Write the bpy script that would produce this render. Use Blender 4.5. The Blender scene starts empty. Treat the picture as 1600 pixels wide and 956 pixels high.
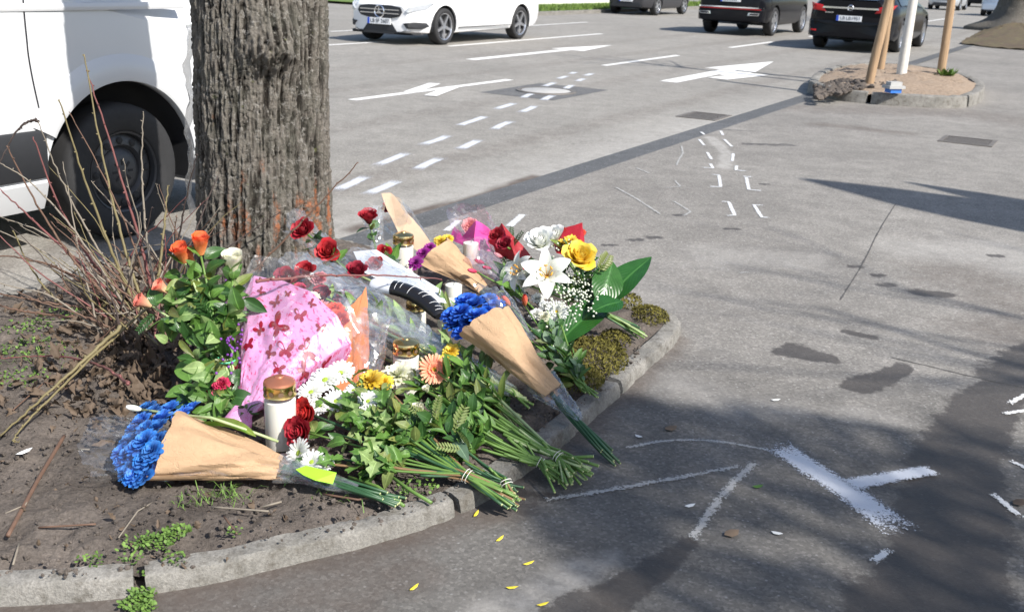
import bpy, bmesh, math, random
import numpy as np
from mathutils import Matrix, Vector, Quaternion, Euler
R = math.radians
rnd = random.Random(7)
scn = bpy.context.scene
COL = scn.collection

# ------------------------------------------------------------------ camera
CAM_H = 1.425; FPX = 1605.0; PITCH = math.atan((478 + 51.65) / FPX); ROLL = 0.04026
cd = bpy.data.cameras.new('camera'); cam = bpy.data.objects.new('camera', cd); COL.objects.link(cam)
cd.sensor_width = 36.0; cd.lens = FPX / 1600 * 36.0; cd.clip_start = 0.05; cd.clip_end = 3000
cam.matrix_world = (Matrix.Translation((0, 0, CAM_H)) @ Matrix.Rotation(math.pi / 2 - PITCH, 4, 'X')
                    @ Matrix.Rotation(ROLL, 4, 'Z'))
cd.dof.use_dof = True; cd.dof.focus_distance = 3.3; cd.dof.aperture_fstop = 7.1
scn.camera = cam

# ------------------------------------------------------------------ world + sun
SUN_EL = R(43); SUN_AZ = math.atan2(0.74, -0.672)
wd = bpy.data.worlds.new('World'); scn.world = wd; wd.use_nodes = True
wn = wd.node_tree.nodes; wl = wd.node_tree.links
sky = wn.new('ShaderNodeTexSky'); sky.sky_type = 'NISHITA'; sky.sun_disc = False
sky.sun_elevation = SUN_EL; sky.sun_rotation = SUN_AZ; sky.dust_density = 1.2
bg = wn['Background']; wl.new(sky.outputs[0], bg.inputs[0]); bg.inputs[1].default_value = 0.115
sd = bpy.data.lights.new('sun', 'SUN'); sd.energy = 4.6; sd.angle = R(0.53); sd.color = (1.0, 0.955, 0.89)
sun = bpy.data.objects.new('sun', sd); COL.objects.link(sun)
sdir = Vector((math.cos(SUN_EL) * math.sin(SUN_AZ), math.cos(SUN_EL) * math.cos(SUN_AZ), math.sin(SUN_EL)))
sun.rotation_euler = (-sdir).to_track_quat('-Z', 'Y').to_euler(); sun.location = (4, -4, 8)
scn.view_settings.view_transform = 'Standard'; scn.view_settings.look = 'None'
scn.view_settings.exposure = 0.66; scn.view_settings.gamma = 1.0

# ------------------------------------------------------------------ helpers
_c, _s = math.cos(PITCH), math.sin(PITCH); _cr, _sr = math.cos(ROLL), math.sin(ROLL)
def ray(x, y):
    a = (x - 800) / FPX; b = (y - 478) / FPX
    u = a * _cr + b * _sr; v = -a * _sr + b * _cr
    return Vector((u, _c - v * _s, -_s - v * _c))
def at(x, y, z=0.0):
    "world point at height z seen in the photograph at (x, y)"
    d = ray(x, y); t = (z - CAM_H) / d.z
    return Vector((d.x * t, d.y * t, z))
def atY(x, y, Y):
    d = ray(x, y); t = Y / d.y
    return Vector((d.x * t, Y, CAM_H + d.z * t))

def lin(r, g, b): return tuple(((v / 255) / 12.92 if v / 255 < .04045 else ((v / 255 + .055) / 1.055) ** 2.4) for v in (r, g, b))

# value noise in numpy
def _hash(ix, iy, iz, seed):
    h = (ix * 374761393 + iy * 668265263 + iz * 2147483647 + seed * 1274126177) & 0xffffffff
    h = ((h ^ (h >> 13)) * 1274126177) & 0xffffffff
    h = ((h ^ (h >> 16)) * 2246822519) & 0xffffffff
    return (h & 0xffffff).astype(np.float64) / 0xffffff * 2 - 1
def vnoise(x, y, z=0.0, seed=0):
    x, y, z = np.broadcast_arrays(np.asarray(x, float), np.asarray(y, float), np.asarray(z, float))
    xi = np.floor(x).astype(np.int64); yi = np.floor(y).astype(np.int64); zi = np.floor(z).astype(np.int64)
    fx, fy, fz = x - xi, y - yi, z - zi
    fx = fx * fx * (3 - 2 * fx); fy = fy * fy * (3 - 2 * fy); fz = fz * fz * (3 - 2 * fz)
    r = 0
    for dx in (0, 1):
        for dy in (0, 1):
            for dz in (0, 1):
                w = (fx if dx else 1 - fx) * (fy if dy else 1 - fy) * (fz if dz else 1 - fz)
                r = r + w * _hash(xi + dx, yi + dy, zi + dz, seed)
    return r
def fbm(x, y, z=0.0, o=4, seed=0, g=.5):
    a, f, r = 1.0, 1.0, 0.0
    for i in range(o):
        r = r + a * vnoise(np.asarray(x) * f, np.asarray(y) * f, np.asarray(z) * f, seed + i * 17); a *= g; f *= 2.03
    return r
def sstep(a, b, x):
    t = np.clip((x - a) / (b - a), 0, 1); return t * t * (3 - 2 * t)

def trinoise(x, y, seed=0):
    "random heights on a triangle lattice, joined by flat facets (sharp creases)"
    x = np.asarray(x, float) + .577 * np.asarray(y, float); y = np.asarray(y, float) * 1.155
    xi = np.floor(x).astype(np.int64); yi = np.floor(y).astype(np.int64); fx, fy = x - xi, y - yi; z = np.zeros_like(xi)
    a, b, c, d = _hash(xi, yi, z, seed), _hash(xi + 1, yi, z, seed), _hash(xi, yi + 1, z, seed), _hash(xi + 1, yi + 1, z, seed)
    return np.where(fx + fy < 1, a + (b - a) * fx + (c - a) * fy, d + (c - d) * (1 - fx) + (b - d) * (1 - fy))
def facets(x, y, o=3, seed=0):
    r, k, f, q = 0., 1., 1., .4
    for i in range(o): r = r + k * trinoise((x * math.cos(q) - y * math.sin(q)) * f, (x * math.sin(q) + y * math.cos(q)) * f, seed + 13 * i); k *= .5; f *= 1.9; q += 1.1
    return r
WM = {}   # world matrices of what has been built
def mesh(name, verts, faces, smooth=True, uv=None):
    me = bpy.data.meshes.new(name)
    me.from_pydata([tuple(v) for v in verts], [], [tuple(f) for f in faces])
    if smooth: me.polygons.foreach_set('use_smooth', [True] * len(me.polygons))
    if uv is not None:
        l = me.uv_layers.new(name='UVMap')
        vi = np.zeros(len(me.loops), np.int64); me.loops.foreach_get('vertex_index', vi)
        l.data.foreach_set('uv', np.asarray(uv, float)[vi].ravel())
    me.update()
    return me
def npmesh(name, V, F, smooth=True):
    "fast path for big quad grids"
    me = bpy.data.meshes.new(name); V = np.asarray(V, np.float32); F = np.asarray(F, np.int32)
    me.vertices.add(len(V)); me.vertices.foreach_set('co', V.ravel())
    k = F.shape[1]
    me.loops.add(F.size); me.loops.foreach_set('vertex_index', F.ravel())
    me.polygons.add(len(F)); me.polygons.foreach_set('loop_start', np.arange(0, F.size, k, dtype=np.int32))
    me.polygons.foreach_set('use_smooth', np.full(len(F), smooth))
    me.update(calc_edges=True); me.validate()
    return me
def attr(me, name, vals):
    a = me.attributes.new(name, 'FLOAT', 'POINT'); a.data.foreach_set('value', np.asarray(vals, np.float32).ravel())
def gridF(n, m, wrap=False):
    "faces of an n x m vertex grid (row-major, m per row); wrap closes along m"
    i = np.arange(n - 1)[:, None]; j = np.arange(m if wrap else m - 1)[None, :]
    a = i * m + j; b = i * m + (j + 1) % m
    return np.stack([a, b, b + m, a + m], -1).reshape(-1, 4)
def ob(name, me, mat=None, parent=None, M=None, kind=None):
    o = bpy.data.objects.new(name, me); COL.objects.link(o)
    M = M.copy() if M is not None else Matrix.Identity(4)
    if parent is not None:
        o.parent = parent; o.matrix_parent_inverse = WM[parent.name].inverted()
    o.matrix_basis = M; WM[o.name] = M
    if mat is not None and me is not None and len(me.materials) == 0: me.materials.append(mat)
    if kind: o['kind'] = kind
    return o
def thing(name, label, cat, loc, group=None):
    o = bpy.data.objects.new(name, None); COL.objects.link(o); o.empty_display_size = .05
    o.matrix_basis = Matrix.Translation(loc); WM[o.name] = o.matrix_basis.copy()
    o['label'] = label; o['category'] = cat
    if group: o['group'] = group
    return o
def tag(o, label, cat, group=None):
    o['label'] = label; o['category'] = cat
    if group: o['group'] = group
    return o

class MB:
    "collects shapes into one mesh"
    def __init__(s): s.v = []; s.f = []; s.uv = []
    def add(s, V, F, UV=None):
        n = len(s.v); s.v += [tuple(p) for p in V]; s.f += [tuple(i + n for i in f) for f in F]
        s.uv += [tuple(p) for p in UV] if UV is not None else [(0, 0)] * len(V)
        return s
    def box(s, x0, x1, y0, y1, z0, z1, M=None):
        V = [Vector((x, y, z)) for x in (x0, x1) for y in (y0, y1) for z in (z0, z1)]
        if M is not None: V = [M @ p for p in V]
        return s.add(V, [(0, 1, 3, 2), (4, 6, 7, 5), (0, 4, 5, 1), (2, 3, 7, 6), (0, 2, 6, 4), (1, 5, 7, 3)])
    def tube(s, pts, rad, n=6, cap=True):
        pts = [Vector(p) for p in pts]; k = len(pts)
        rad = rad if hasattr(rad, '__len__') else [rad] * k
        t0 = (pts[1] - pts[0]).normalized(); up = Vector((0, 0, 1)) if abs(t0.z) < .9 else Vector((1, 0, 0))
        a = t0.cross(up).normalized(); V = []; UV = []
        for i, p in enumerate(pts):
            t = (pts[min(i + 1, k - 1)] - pts[max(i - 1, 0)]).normalized()
            a = (a - t * a.dot(t)).normalized(); b = t.cross(a)
            for j in range(n):
                q = 2 * math.pi * j / n; V.append(p + (a * math.cos(q) + b * math.sin(q)) * rad[i]); UV.append((j / n, i / (k - 1)))
        F = [(i * n + j, i * n + (j + 1) % n, (i + 1) * n + (j + 1) % n, (i + 1) * n + j) for i in range(k - 1) for j in range(n)]
        if cap: F += [tuple(range(n))[::-1], tuple((k - 1) * n + j for j in range(n))]
        return s.add(V, F, UV)
    def lathe(s, prof, n=24, M=None):
        V = []; F = []; k = len(prof)
        for r, z in prof:
            for j in range(n):
                q = 2 * math.pi * j / n; V.append(Vector((r * math.cos(q), r * math.sin(q), z)))
        F = [(i * n + j, i * n + (j + 1) % n, (i + 1) * n + (j + 1) % n, (i + 1) * n + j) for i in range(k - 1) for j in range(n)]
        if M is not None: V = [M @ p for p in V]
        return s.add(V, F)
    def prism(s, pts, d0, d1, M=None):
        "2-D outline (x,y) extruded d0..d1 along z"
        n = len(pts); V = [Vector((p[0], p[1], d0)) for p in pts] + [Vector((p[0], p[1], d1)) for p in pts]
        if M is not None: V = [M @ p for p in V]
        return s.add(V, [tuple(range(n))[::-1], tuple(range(n, 2 * n))] + [(i, (i + 1) % n, n + (i + 1) % n, n + i) for i in range(n)])
    def mesh(s, name, smooth=True): return mesh(name, s.v, s.f, smooth, s.uv)
def autosmooth(me, ang=35):
    bm = bmesh.new(); bm.from_mesh(me)
    bmesh.ops.recalc_face_normals(bm, faces=bm.faces)
    for e in bm.edges: e.smooth = len(e.link_faces) == 2 and e.calc_face_angle(0) < R(ang)
    for f in bm.faces: f.smooth = True
    bm.to_mesh(me); bm.free(); return me
def bezier(p0, p1, p2, n):
    return [p0 * (1 - t) ** 2 + p1 * 2 * t * (1 - t) + p2 * t * t for t in [i / (n - 1) for i in range(n)]]
def resample(pts, step):
    out = [pts[0]]; acc = 0
    for a, b in zip(pts[:-1], pts[1:]):
        L = (b - a).length; n = max(1, int(round(L / step)))
        for i in range(1, n + 1): out.append(a.lerp(b, i / n))
    return out
def smoothpath(pts, it=2):
    for _ in range(it):
        q = [pts[0]]
        for a, b in zip(pts[:-1], pts[1:]): q += [a.lerp(b, .25), a.lerp(b, .75)]
        pts = q + [pts[-1]]
    return pts

# ------------------------------------------------------------------ materials
class NT:
    def __init__(s, name):
        s.m = bpy.data.materials.new(name); s.m.use_nodes = True; s.t = s.m.node_tree
        s.n = s.t.nodes; s.b = s.n['Principled BSDF']; s.out = s.n['Material Output']
    def node(s, ty, **kw):
        n = s.n.new(ty)
        for k, v in kw.items():
            if k.startswith('i_'):
                key = k[2:]; key = int(key) if key.isdigit() else key.replace('_', ' ')
                s.set(n.inputs[key], v)
            else: setattr(n, k, v)
        return n
    def set(s, sock, v):
        if isinstance(v, bpy.types.NodeSocket): s.t.links.new(v, sock)
        elif isinstance(v, tuple) and len(v) == 3 and sock.type == 'RGBA': sock.default_value = (*v, 1)
        else: sock.default_value = v
    def coord(s, w='Object'): return s.node('ShaderNodeTexCoord').outputs[w]
    def pos(s): return s.node('ShaderNodeNewGeometry').outputs['Position']
    def noise(s, vec, scale, detail=3, rough=.55, dist=0.0):
        n = s.node('ShaderNodeTexNoise', i_Vector=vec, i_Scale=scale, i_Detail=float(detail), i_Roughness=rough, i_Distortion=dist); return n.outputs['Fac']
    def ramp(s, fac, stops, interp='LINEAR'):
        n = s.node('ShaderNodeValToRGB', i_Fac=fac); cr = n.color_ramp; cr.interpolation = interp
        while len(cr.elements) < len(stops): cr.elements.new(.5)
        for e, (p, c) in zip(cr.elements, stops): e.position = p; e.color = (*c, 1) if hasattr(c, '__len__') else (c, c, c, 1)
        return n.outputs['Color']
    def mix(s, fac, a, b, mode='MIX'):
        n = s.node('ShaderNodeMix', data_type='RGBA', blend_type=mode); s.set(n.inputs[0], fac); s.set(n.inputs[6], a); s.set(n.inputs[7], b); return n.outputs[2]
    def math(s, op, a, b=0.0, c=0.0, clamp=False):
        n = s.node('ShaderNodeMath', operation=op, use_clamp=clamp); s.set(n.inputs[0], a); s.set(n.inputs[1], b); s.set(n.inputs[2], c); return n.outputs[0]
    def attr(s, name): return s.node('ShaderNodeAttribute', attribute_name=name).outputs['Fac']
    def bump(s, h, strength=.3, dist=.01, normal=None):
        n = s.node('ShaderNodeBump', i_Height=h, i_Strength=strength, i_Distance=dist)
        if normal is not None: s.set(n.inputs['Normal'], normal)
        return n.outputs[0]
    def rand(s): return s.node('ShaderNodeObjectInfo').outputs['Random']
    def done(s, color=None, rough=None, normal=None, metal=None, spec=None, **kw):
        B = s.b.inputs
        if color is not None: s.set(B['Base Color'], color)
        if rough is not None: s.set(B['Roughness'], rough)
        if normal is not None: s.set(B['Normal'], normal)
        if metal is not None: s.set(B['Metallic'], metal)
        if spec is not None: s.set(B['Specular IOR Level'], spec)
        for k, v in kw.items(): s.set(B[k.replace('_', ' ')], v)
        return s.m
    def translucent(s, color, fac):
        "mix the Principled surface with a translucent one (thin petals, leaves, paper)"
        t = s.node('ShaderNodeBsdfTranslucent', i_Color=color); x = s.node('ShaderNodeMixShader', i_0=fac)
        s.t.links.new(s.b.outputs[0], x.inputs[1]); s.t.links.new(t.outputs[0], x.inputs[2]); s.t.links.new(x.outputs[0], s.out.inputs[0])
        return s.m
def simple(name, col, rough=.5, metal=0., var=.12, scale=30., bump=0., bscale=200., spec=.5, **kw):
    N = NT(name); p = N.coord()
    f = N.noise(p, scale, 4); c = N.mix(f, tuple(v * (1 - var) for v in col), tuple(min(1, v * (1 + var)) for v in col))
    nm = N.bump(N.noise(p, bscale, 3), bump, .002) if bump else None
    return N.done(c, rough, nm, metal, spec, **kw)
# ------------------------------------------------------------------ road frame
HD = R(29.46); dV = Vector((math.sin(HD), math.cos(HD), 0)); nV = Vector((-math.cos(HD), math.sin(HD), 0))
O = at(998, 245)
ROADZ = -0.02; BANDW = 0.27
def rf(s, t, z=0.0): return O + dV * s + nV * t + Vector((0, 0, z))
def st(p): q = Vector((p.x, p.y, 0)) - O; return q.dot(dV), q.dot(nV)
def polydist(X, Y, pts):
    "distance of every (X, Y) to a polyline, and the position along it (0..1)"
    best = np.full(X.shape, 1e9); al = np.zeros(X.shape); n = len(pts) - 1
    for i, (a, b) in enumerate(zip(pts[:-1], pts[1:])):
        ax, ay, bx, by = a[0], a[1], b[0], b[1]; L2 = (bx - ax) ** 2 + (by - ay) ** 2 + 1e-12
        t = np.clip(((X - ax) * (bx - ax) + (Y - ay) * (by - ay)) / L2, 0, 1)
        d = np.hypot(X - ax - t * (bx - ax), Y - ay - t * (by - ay)); m = d < best
        best = np.where(m, d, best); al = np.where(m, (i + t) / n, al)
    return best, al
def px(*ps, z=0.0): return [at(x, y, z) for x, y in ps]

# ------------------------------------------------------------------ asphalt
def asphalt(name, c0, c1, patch=1.0):
    N = NT(name); p = N.pos()
    big = N.noise(p, .55, 4, .6); mid = N.noise(p, 5.0, 5, .65); fine = N.noise(p, 160, 3, .7)
    vor = N.node('ShaderNodeTexVoronoi', i_Vector=p, i_Scale=110.0); spk = vor.outputs['Color']
    sep = N.node('ShaderNodeSeparateColor'); N.set(sep.inputs[0], spk)
    c = N.mix(N.ramp(big, [(.3, 0.), (.7, 1.)]), c0, c1)
    c = N.mix(N.math('MULTIPLY', N.ramp(mid, [(.38, 0.), (.66, 1.)]), .45), c, tuple(v * .66 for v in c0))
    g = N.ramp(sep.outputs[0], [(.0, .55), (.45, .92), (.8, 1.1), (.95, 1.55)])
    c = N.mix(.55, c, g, 'MULTIPLY')
    c = N.mix(.42, c, N.ramp(fine, [(.25, .62), (.75, 1.35)]), 'MULTIPLY')
    blot = N.noise(p, 14, 4, .7)
    st_ = N.node('ShaderNodeTexVoronoi', i_Vector=p, i_Scale=62.0); s2 = N.node('ShaderNodeSeparateColor'); N.set(s2.inputs[0], st_.outputs['Color'])
    dot = N.math('MULTIPLY', N.ramp(st_.outputs['Distance'], [(.16, 1.), (.30, 0.)]), N.math('GREATER_THAN', s2.outputs[0], .72)); c = N.mix(N.math('MULTIPLY', dot, N.math('MULTIPLY', s2.outputs[1], .8)), c, (.46, .45, .43))
    wet = N.math('ADD', N.attr('wet'), N.math('MULTIPLY', N.math('SUBTRACT', N.noise(p, 16, 7, .78), .5), 2.1))
    wet = N.math('MULTIPLY', N.ramp(wet, [(.36, 0.), (.66, 1.)]), N.math('GREATER_THAN', N.attr('wet'), .02))
    dust = N.math('MULTIPLY', N.attr('dust'), N.ramp(blot, [(.3, .25), (.7, 1.)]))
    dirt = N.math('MULTIPLY', N.math('ADD', N.attr('dirt'), N.math('MULTIPLY', N.math('SUBTRACT', blot, .5), .9)), N.math('GREATER_THAN', N.attr('dirt'), .02), clamp=True)
    c = N.mix(N.math('MULTIPLY', N.attr('near_dark'), N.ramp(N.noise(p, 2.2, 5, .65), [(.25, .55), (.75, 1.)])), c, N.mix(.62, c, (.022, .022, .023)))
    c = N.mix(dust, c, (.40, .385, .36)); c = N.mix(N.math('MULTIPLY', dirt, .85), c, (.075, .052, .04))
    c = N.mix(N.math('MULTIPLY', wet, .78), c, (.045, .037, .032))
    rg = N.math('SUBTRACT', .9, N.math('MULTIPLY', wet, .32))
    h = N.math('ADD', N.math('MULTIPLY', sep.outputs[1], .6), fine)
    return N.done(c, rg, N.bump(h, .4, .004), spec=.35)
M_PAVE = asphalt('pavement_asphalt', (.19, .178, .162), (.285, .268, .243))
M_ROAD = asphalt('road_asphalt', (.235, .222, .20), (.30, .283, .255))
M_BAND = asphalt('gutter_asphalt', (.095, .098, .102), (.13, .132, .135))

def stgrid(s0, s1, ds, t0, t1, dt, z):
    S = np.linspace(s0, s1, int((s1 - s0) / ds) + 1); T = np.linspace(t0, t1, int((t1 - t0) / dt) + 1)
    SS, TT = np.meshgrid(S, T, indexing='ij')
    X = O.x + dV.x * SS + nV.x * TT; Y = O.y + dV.y * SS + nV.y * TT
    return X, Y, np.full_like(X, z), gridF(len(S), len(T)), SS, TT

# near pavement with its stains
X, Y, Z, F, SS, TT = stgrid(-10.5, 10, .03, -7.5, 0, .025, 0.0)
nz = fbm(X * 6, Y * 6, 0, 4, 3) * .5
wet = np.zeros_like(X); dust = np.zeros_like(X); dirt = np.zeros_like(X)
def blob(A, pts, w0, w1=None, k=1.0, soft=1.0, wob=.5):
    d, al = polydist(X, Y, pts); w = w0 + ((w1 if w1 is not None else w0) - w0) * al
    soft = soft * 1.7 if A is wet else soft; m = sstep(1 + .55 * soft, 1 - .5 * soft, d / w * (1 + wob * nz)) * k
    np.maximum(A, m, out=A)
blob(wet, px((1590, 575), (1535, 640), (1500, 720), (1490, 800), (1475, 890), (1450, 990)), .085, .19, 1., .5, .35)
blob(wet, px((1545, 590), (1600, 560), (1700, 530)), .07, .12, .8, .7)
blob(wet, px((1245, 552), (1290, 560)), .075, .06, 1., .5, .9)
blob(wet, px((1330, 603), (1372, 590), (1415, 574)), .055, .04, 1., .5, .9)
blob(wet, px((1325, 519), (1365, 528)), .05, .03, .9, .6, .9)
blob(wet, px((1440, 458), (1480, 460)), .06, .05, .85, .8)
blob(wet, px((900, 970), (985, 915), (1075, 850)), .07, .035, .95, .6)
blob(wet, px((720, 742), (800, 765), (880, 778)), .05, .02, .8, .9)
blob(wet, px((1165, 225), (1235, 227)), .085, .07, .62, .8)
blob(wet, px((1130, 203), (1180, 205)), .05, .04, .6, .8)
blob(wet, px((1030, 208), (960, 232), (900, 252)), .05, .03, .45, 1.)
for q in [(985, 375), (1015, 371), (945, 383), (1137, 358), (1190, 288), (1366, 430), (1330, 417), (1550, 400), (1055, 336), (1380, 445)]:
    a = at(*q); blob(wet, [a, a + Vector((.05, .01, 0))], .032, .03, .85, .6)
blob(dirt, px((1290, 195), (1380, 205), (1415, 208)), .16, .1, .42, 1.2)
blob(dirt, px((1240, 168), (1330, 172), (1500, 176), (1600, 190)), .3, .4, .30, 1.4)
blob(dirt, px((1500, 430), (1600, 470)), .22, .3, .30, 1.5); blob(dirt, px((1570, 520), (1640, 520)), .2, .25, .38, 1.5)
blob(dust, px((1110, 215), (1135, 240), (1132, 262)), .055, .05, .8, .7)
blob(dust, px((1130, 402), (1250, 405)), .2, .15, .38, 1.5)
blob(dust, px((1440, 390), (1560, 395), (1640, 420)), .2, .3, .48, 1.5)
blob(dust, px((1060, 600), (1150, 640), (1230, 640)), .10, .08, .34, 1.6); blob(dust, px((1340, 650), (1390, 655)), .08, .06, .30, 1.6)
blob(dust, px((780, 965), (880, 905), (960, 868)), .09, .03, .55, 1.1, 1.)
blob(dust, px((900, 430), (1000, 470)), .25, .2, .22, 1.6)
KF = px((-60, 948), (0, 945), (100, 940), (200, 931), (330, 911), (450, 882), (580, 851), (700, 813), (780, 770), (850, 720), (950, 632), (1060, 530))
blob(dirt, KF[1:9], .11, .08, .62, 1.4, .8); blob(dirt, KF[8:], .06, .05, .5, 1.2, .8)
blob(dirt, px((250, 990), (420, 950), (620, 890)), .12, .07, .4, 1.5, .9)
blob(wet, px((975, 555), (990, 590)), .04, .03, .5, .8)
near_dark = sstep(4.3, 2.9, Y + .25 * X + .5 * nz) * .95  # darker tone over the near pavement, fading out with distance
V = np.stack([X.ravel(), Y.ravel(), (Z + .0015 * nz).ravel()], 1)
me = npmesh('pavement', V, F); attr(me, 'wet', wet); attr(me, 'dust', dust); attr(me, 'dirt', dirt); attr(me, 'near_dark', near_dark)
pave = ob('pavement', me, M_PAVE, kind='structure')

# road with its dusty margin
X, Y, Z, F, SS, TT = stgrid(-12, 34, .08, BANDW, 9, .05, ROADZ)
nz = fbm(X * 3, Y * 3, 0, 4, 9) * .5
wet = np.zeros_like(X); dust = sstep(.75, .05, (TT - BANDW) * (1 + .6 * nz)) * .62 * sstep(9, 2, SS) ; dirt = np.zeros_like(X)
blob(dirt, px((560, 352), (645, 328), (740, 303), (835, 272)), .05, .03, 1.0, 1.2, .8)
blob(wet, px((890, 222), (960, 212), (985, 215)), .10, .06, .40, 1.4)
for ta, sa, w, k in [(1.15, 0, .16, .2), (2.75, 0, .18, .16), (4.6, 0, .16, .16), (6.2, 0, .18, .14)]:
    dirt = np.maximum(dirt, sstep(1.6, .3, np.abs(TT - ta + .05 * nz) / w) * k)
V = np.stack([X.ravel(), Y.ravel(), Z.ravel()], 1)
me = npmesh('road', V, F); attr(me, 'wet', wet); attr(me, 'dust', dust); attr(me, 'dirt', dirt)
road = ob('road', me, M_ROAD, kind='structure')

def sheet(name, s0, s1, t0, t1, z, mat, z1=None, ns=40):
    V = []; 
    for i in range(ns + 1):
        s = s0 + (s1 - s0) * i / ns; V += [rf(s, t0, z), rf(s, t1, z if z1 is None else z1)]
    return ob(name, mesh(name, V, [(2 * i, 2 * i + 2, 2 * i + 3, 2 * i + 1) for i in range(ns)]), mat, kind='structure')
gut = sheet('gutter_strip', -40, 200, 0.0, BANDW, 0.0, M_BAND, ROADZ)
sheet('far_pavement_ground', -60, 400, -120, 0.0, -.006, M_PAVE)
sheet('road_beyond', -60, 400, BANDW, 60, ROADZ - .005, M_ROAD)
# opposite side of the road: kerb, grass verge, ground to the horizon
M_GRASS = NT('verge_grass'); _p = M_GRASS.pos()
M_GRASS = M_GRASS.done(M_GRASS.ramp(M_GRASS.noise(_p, 6, 5, .7), [(.3, (.05, .09, .015)), (.7, (.16, .24, .04))]), .9)
M_CONC = NT('kerb_concrete'); _p = M_CONC.pos()
_f = M_CONC.noise(_p, 140, 3, .7); _g = M_CONC.noise(_p, 7, 5, .65)
_cc = M_CONC.mix(M_CONC.ramp(_g, [(.3, 0.), (.7, 1.)]), (.145, .138, .122), (.275, .262, .238))
_cc = M_CONC.mix(.75, _cc, M_CONC.ramp(_f, [(.25, .5), (.75, 1.4)]), 'MULTIPLY')
_cc = M_CONC.mix(M_CONC.ramp(M_CONC.noise(_p, 22, 5, .7), [(.50, 0.), (.70, .75)]), _cc, (.07, .06, .045))
M_CONC = M_CONC.done(_cc, .92, M_CONC.bump(M_CONC.math('ADD', _f, M_CONC.math('MULTIPLY', _g, .8)), .6, .006))
b = MB()
for i in range(12): b.box(21 + i * 2, 21 + i * 2 + 1.985, 13.0, 13.16, -.05, .09, Matrix(((dV.x, nV.x, 0, O.x), (dV.y, nV.y, 0, O.y), (0, 0, 1, 0), (0, 0, 0, 1))))
tag(ob('far_kerb', b.mesh('far_kerb', False), M_CONC), 'low concrete kerb along the grass verge across the road', 'kerb')
sheet('verge_ground', 21, 45, 13.1, 60, .06, M_GRASS); sheet('far_ground', -300, 900, 59, 900, .0, M_PAVE)
_n = 5200; rs = np.random.RandomState(3)
s_ = rs.uniform(21, 45, _n); t_ = 13.25 + rs.uniform(0, 1, _n) ** 1.3 * 2.6; hh = rs.uniform(.05, .16, _n); an = rs.uniform(0, 6.28, _n)
VX = []; FX = []
for i in range(_n):
    p = rf(s_[i], t_[i], .05); a = Vector((math.cos(an[i]), math.sin(an[i]), 0)) * .025
    VX += [p - a, p + a, p + a.cross(Vector((0, 0, 1))) * 1.5 + Vector((0, 0, hh[i]))]; FX.append((3 * i, 3 * i + 1, 3 * i + 2))
o = ob('verge_grass', mesh('verge_grass', VX, FX, False), M_GRASS, kind='stuff'); tag(o, 'bright green grass tufts on the verge across the road', 'grass')

# ------------------------------------------------------------------ paint
def paint_mat(name, col, edge, wear, spray):
    N = NT(name); p = N.pos(); uv = N.node('ShaderNodeUVMap').outputs[0]
    sx = N.node('ShaderNodeSeparateXYZ'); N.set(sx.inputs[0], uv)
    e = N.math('SUBTRACT', 1.0, N.math('ABSOLUTE', N.math('SUBTRACT', N.math('MULTIPLY', sx.outputs[0], 2.0), 1.0)))
    e = N.math('MINIMUM', e, sx.outputs[1])                     # v carries distance to the ends
    grain = N.noise(p, 120, 3, .8); blot = N.noise(p, 26, 4, .7)
    if spray: a = N.math('ADD', N.math('MULTIPLY', e, edge), N.math('MULTIPLY', N.math('SUBTRACT', grain, .56), 3.6))
    else: a = N.math('ADD', N.math('MULTIPLY', e, edge), N.math('MULTIPLY', N.math('SUBTRACT', grain, .5), .6))
    a = N.math('SUBTRACT', a, N.math('MULTIPLY', N.ramp(blot, [(.45, 0.), (.8, 1.)]), wear))
    a = N.ramp(a, [(.1, 0.), (.5, 1.)])
    N.set(N.b.inputs['Alpha'], a)
    return N.done(N.mix(grain, tuple(v * .82 for v in col), col), .8, N.bump(grain, .4, .003))
M_LINE = paint_mat('lane_paint', (.78, .77, .74), 14., .55, False)
M_SPRAY = paint_mat('spray_paint', (.66, .67, .68), 1.8, .35, True)
M_SPRAYB = paint_mat('dense_spray_paint', (.60, .62, .66), 1.9, .35, True)
M_CHALK = paint_mat('faded_chalk', (.38, .375, .36), 1.2, .6, True)
M_THIN = paint_mat('thin_spray_paint', (.66, .66, .65), 1.6, .45, True)
def strip(name, pts, w, mat, parent, z=.003, wob=.06, w1=None):
    pts = resample([Vector(p) for p in pts], .05 if w < .1 else .25); k = len(pts); V = []; UV = []; F = []; L = 0; acc = [0]
    for a, b in zip(pts[:-1], pts[1:]): acc.append(acc[-1] + (b - a).length)
    for i, p in enumerate(pts):
        t = pts[min(i + 1, k - 1)] - pts[max(i - 1, 0)]; t.z = 0; t.normalize(); q = Vector((-t.y, t.x, 0))
        f = i / (k - 1); ww = (w + ((w1 if w1 is not None else w) - w) * f) * .5 * (1 + wob * rnd.uniform(-1, 1))
        ev = min(acc[i], acc[-1] - acc[i]) / max(ww, 1e-4)
        zz = Vector((0, 0, z))
        for j, u in enumerate((0, .25, .5, .75, 1)): V.append(p + q * ww * (1 - 2 * u) + zz); UV.append((u, min(1, ev)))
    F = [(i * 5 + j, (i + 1) * 5 + j, (i + 1) * 5 + j + 1, i * 5 + j + 1) for i in range(k - 1) for j in range(4)]
    return ob(name, mesh(name, V, F, True, UV), mat, parent)
RZ = ROADZ
def rpx(*ps): return px(*ps, z=RZ)
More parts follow.
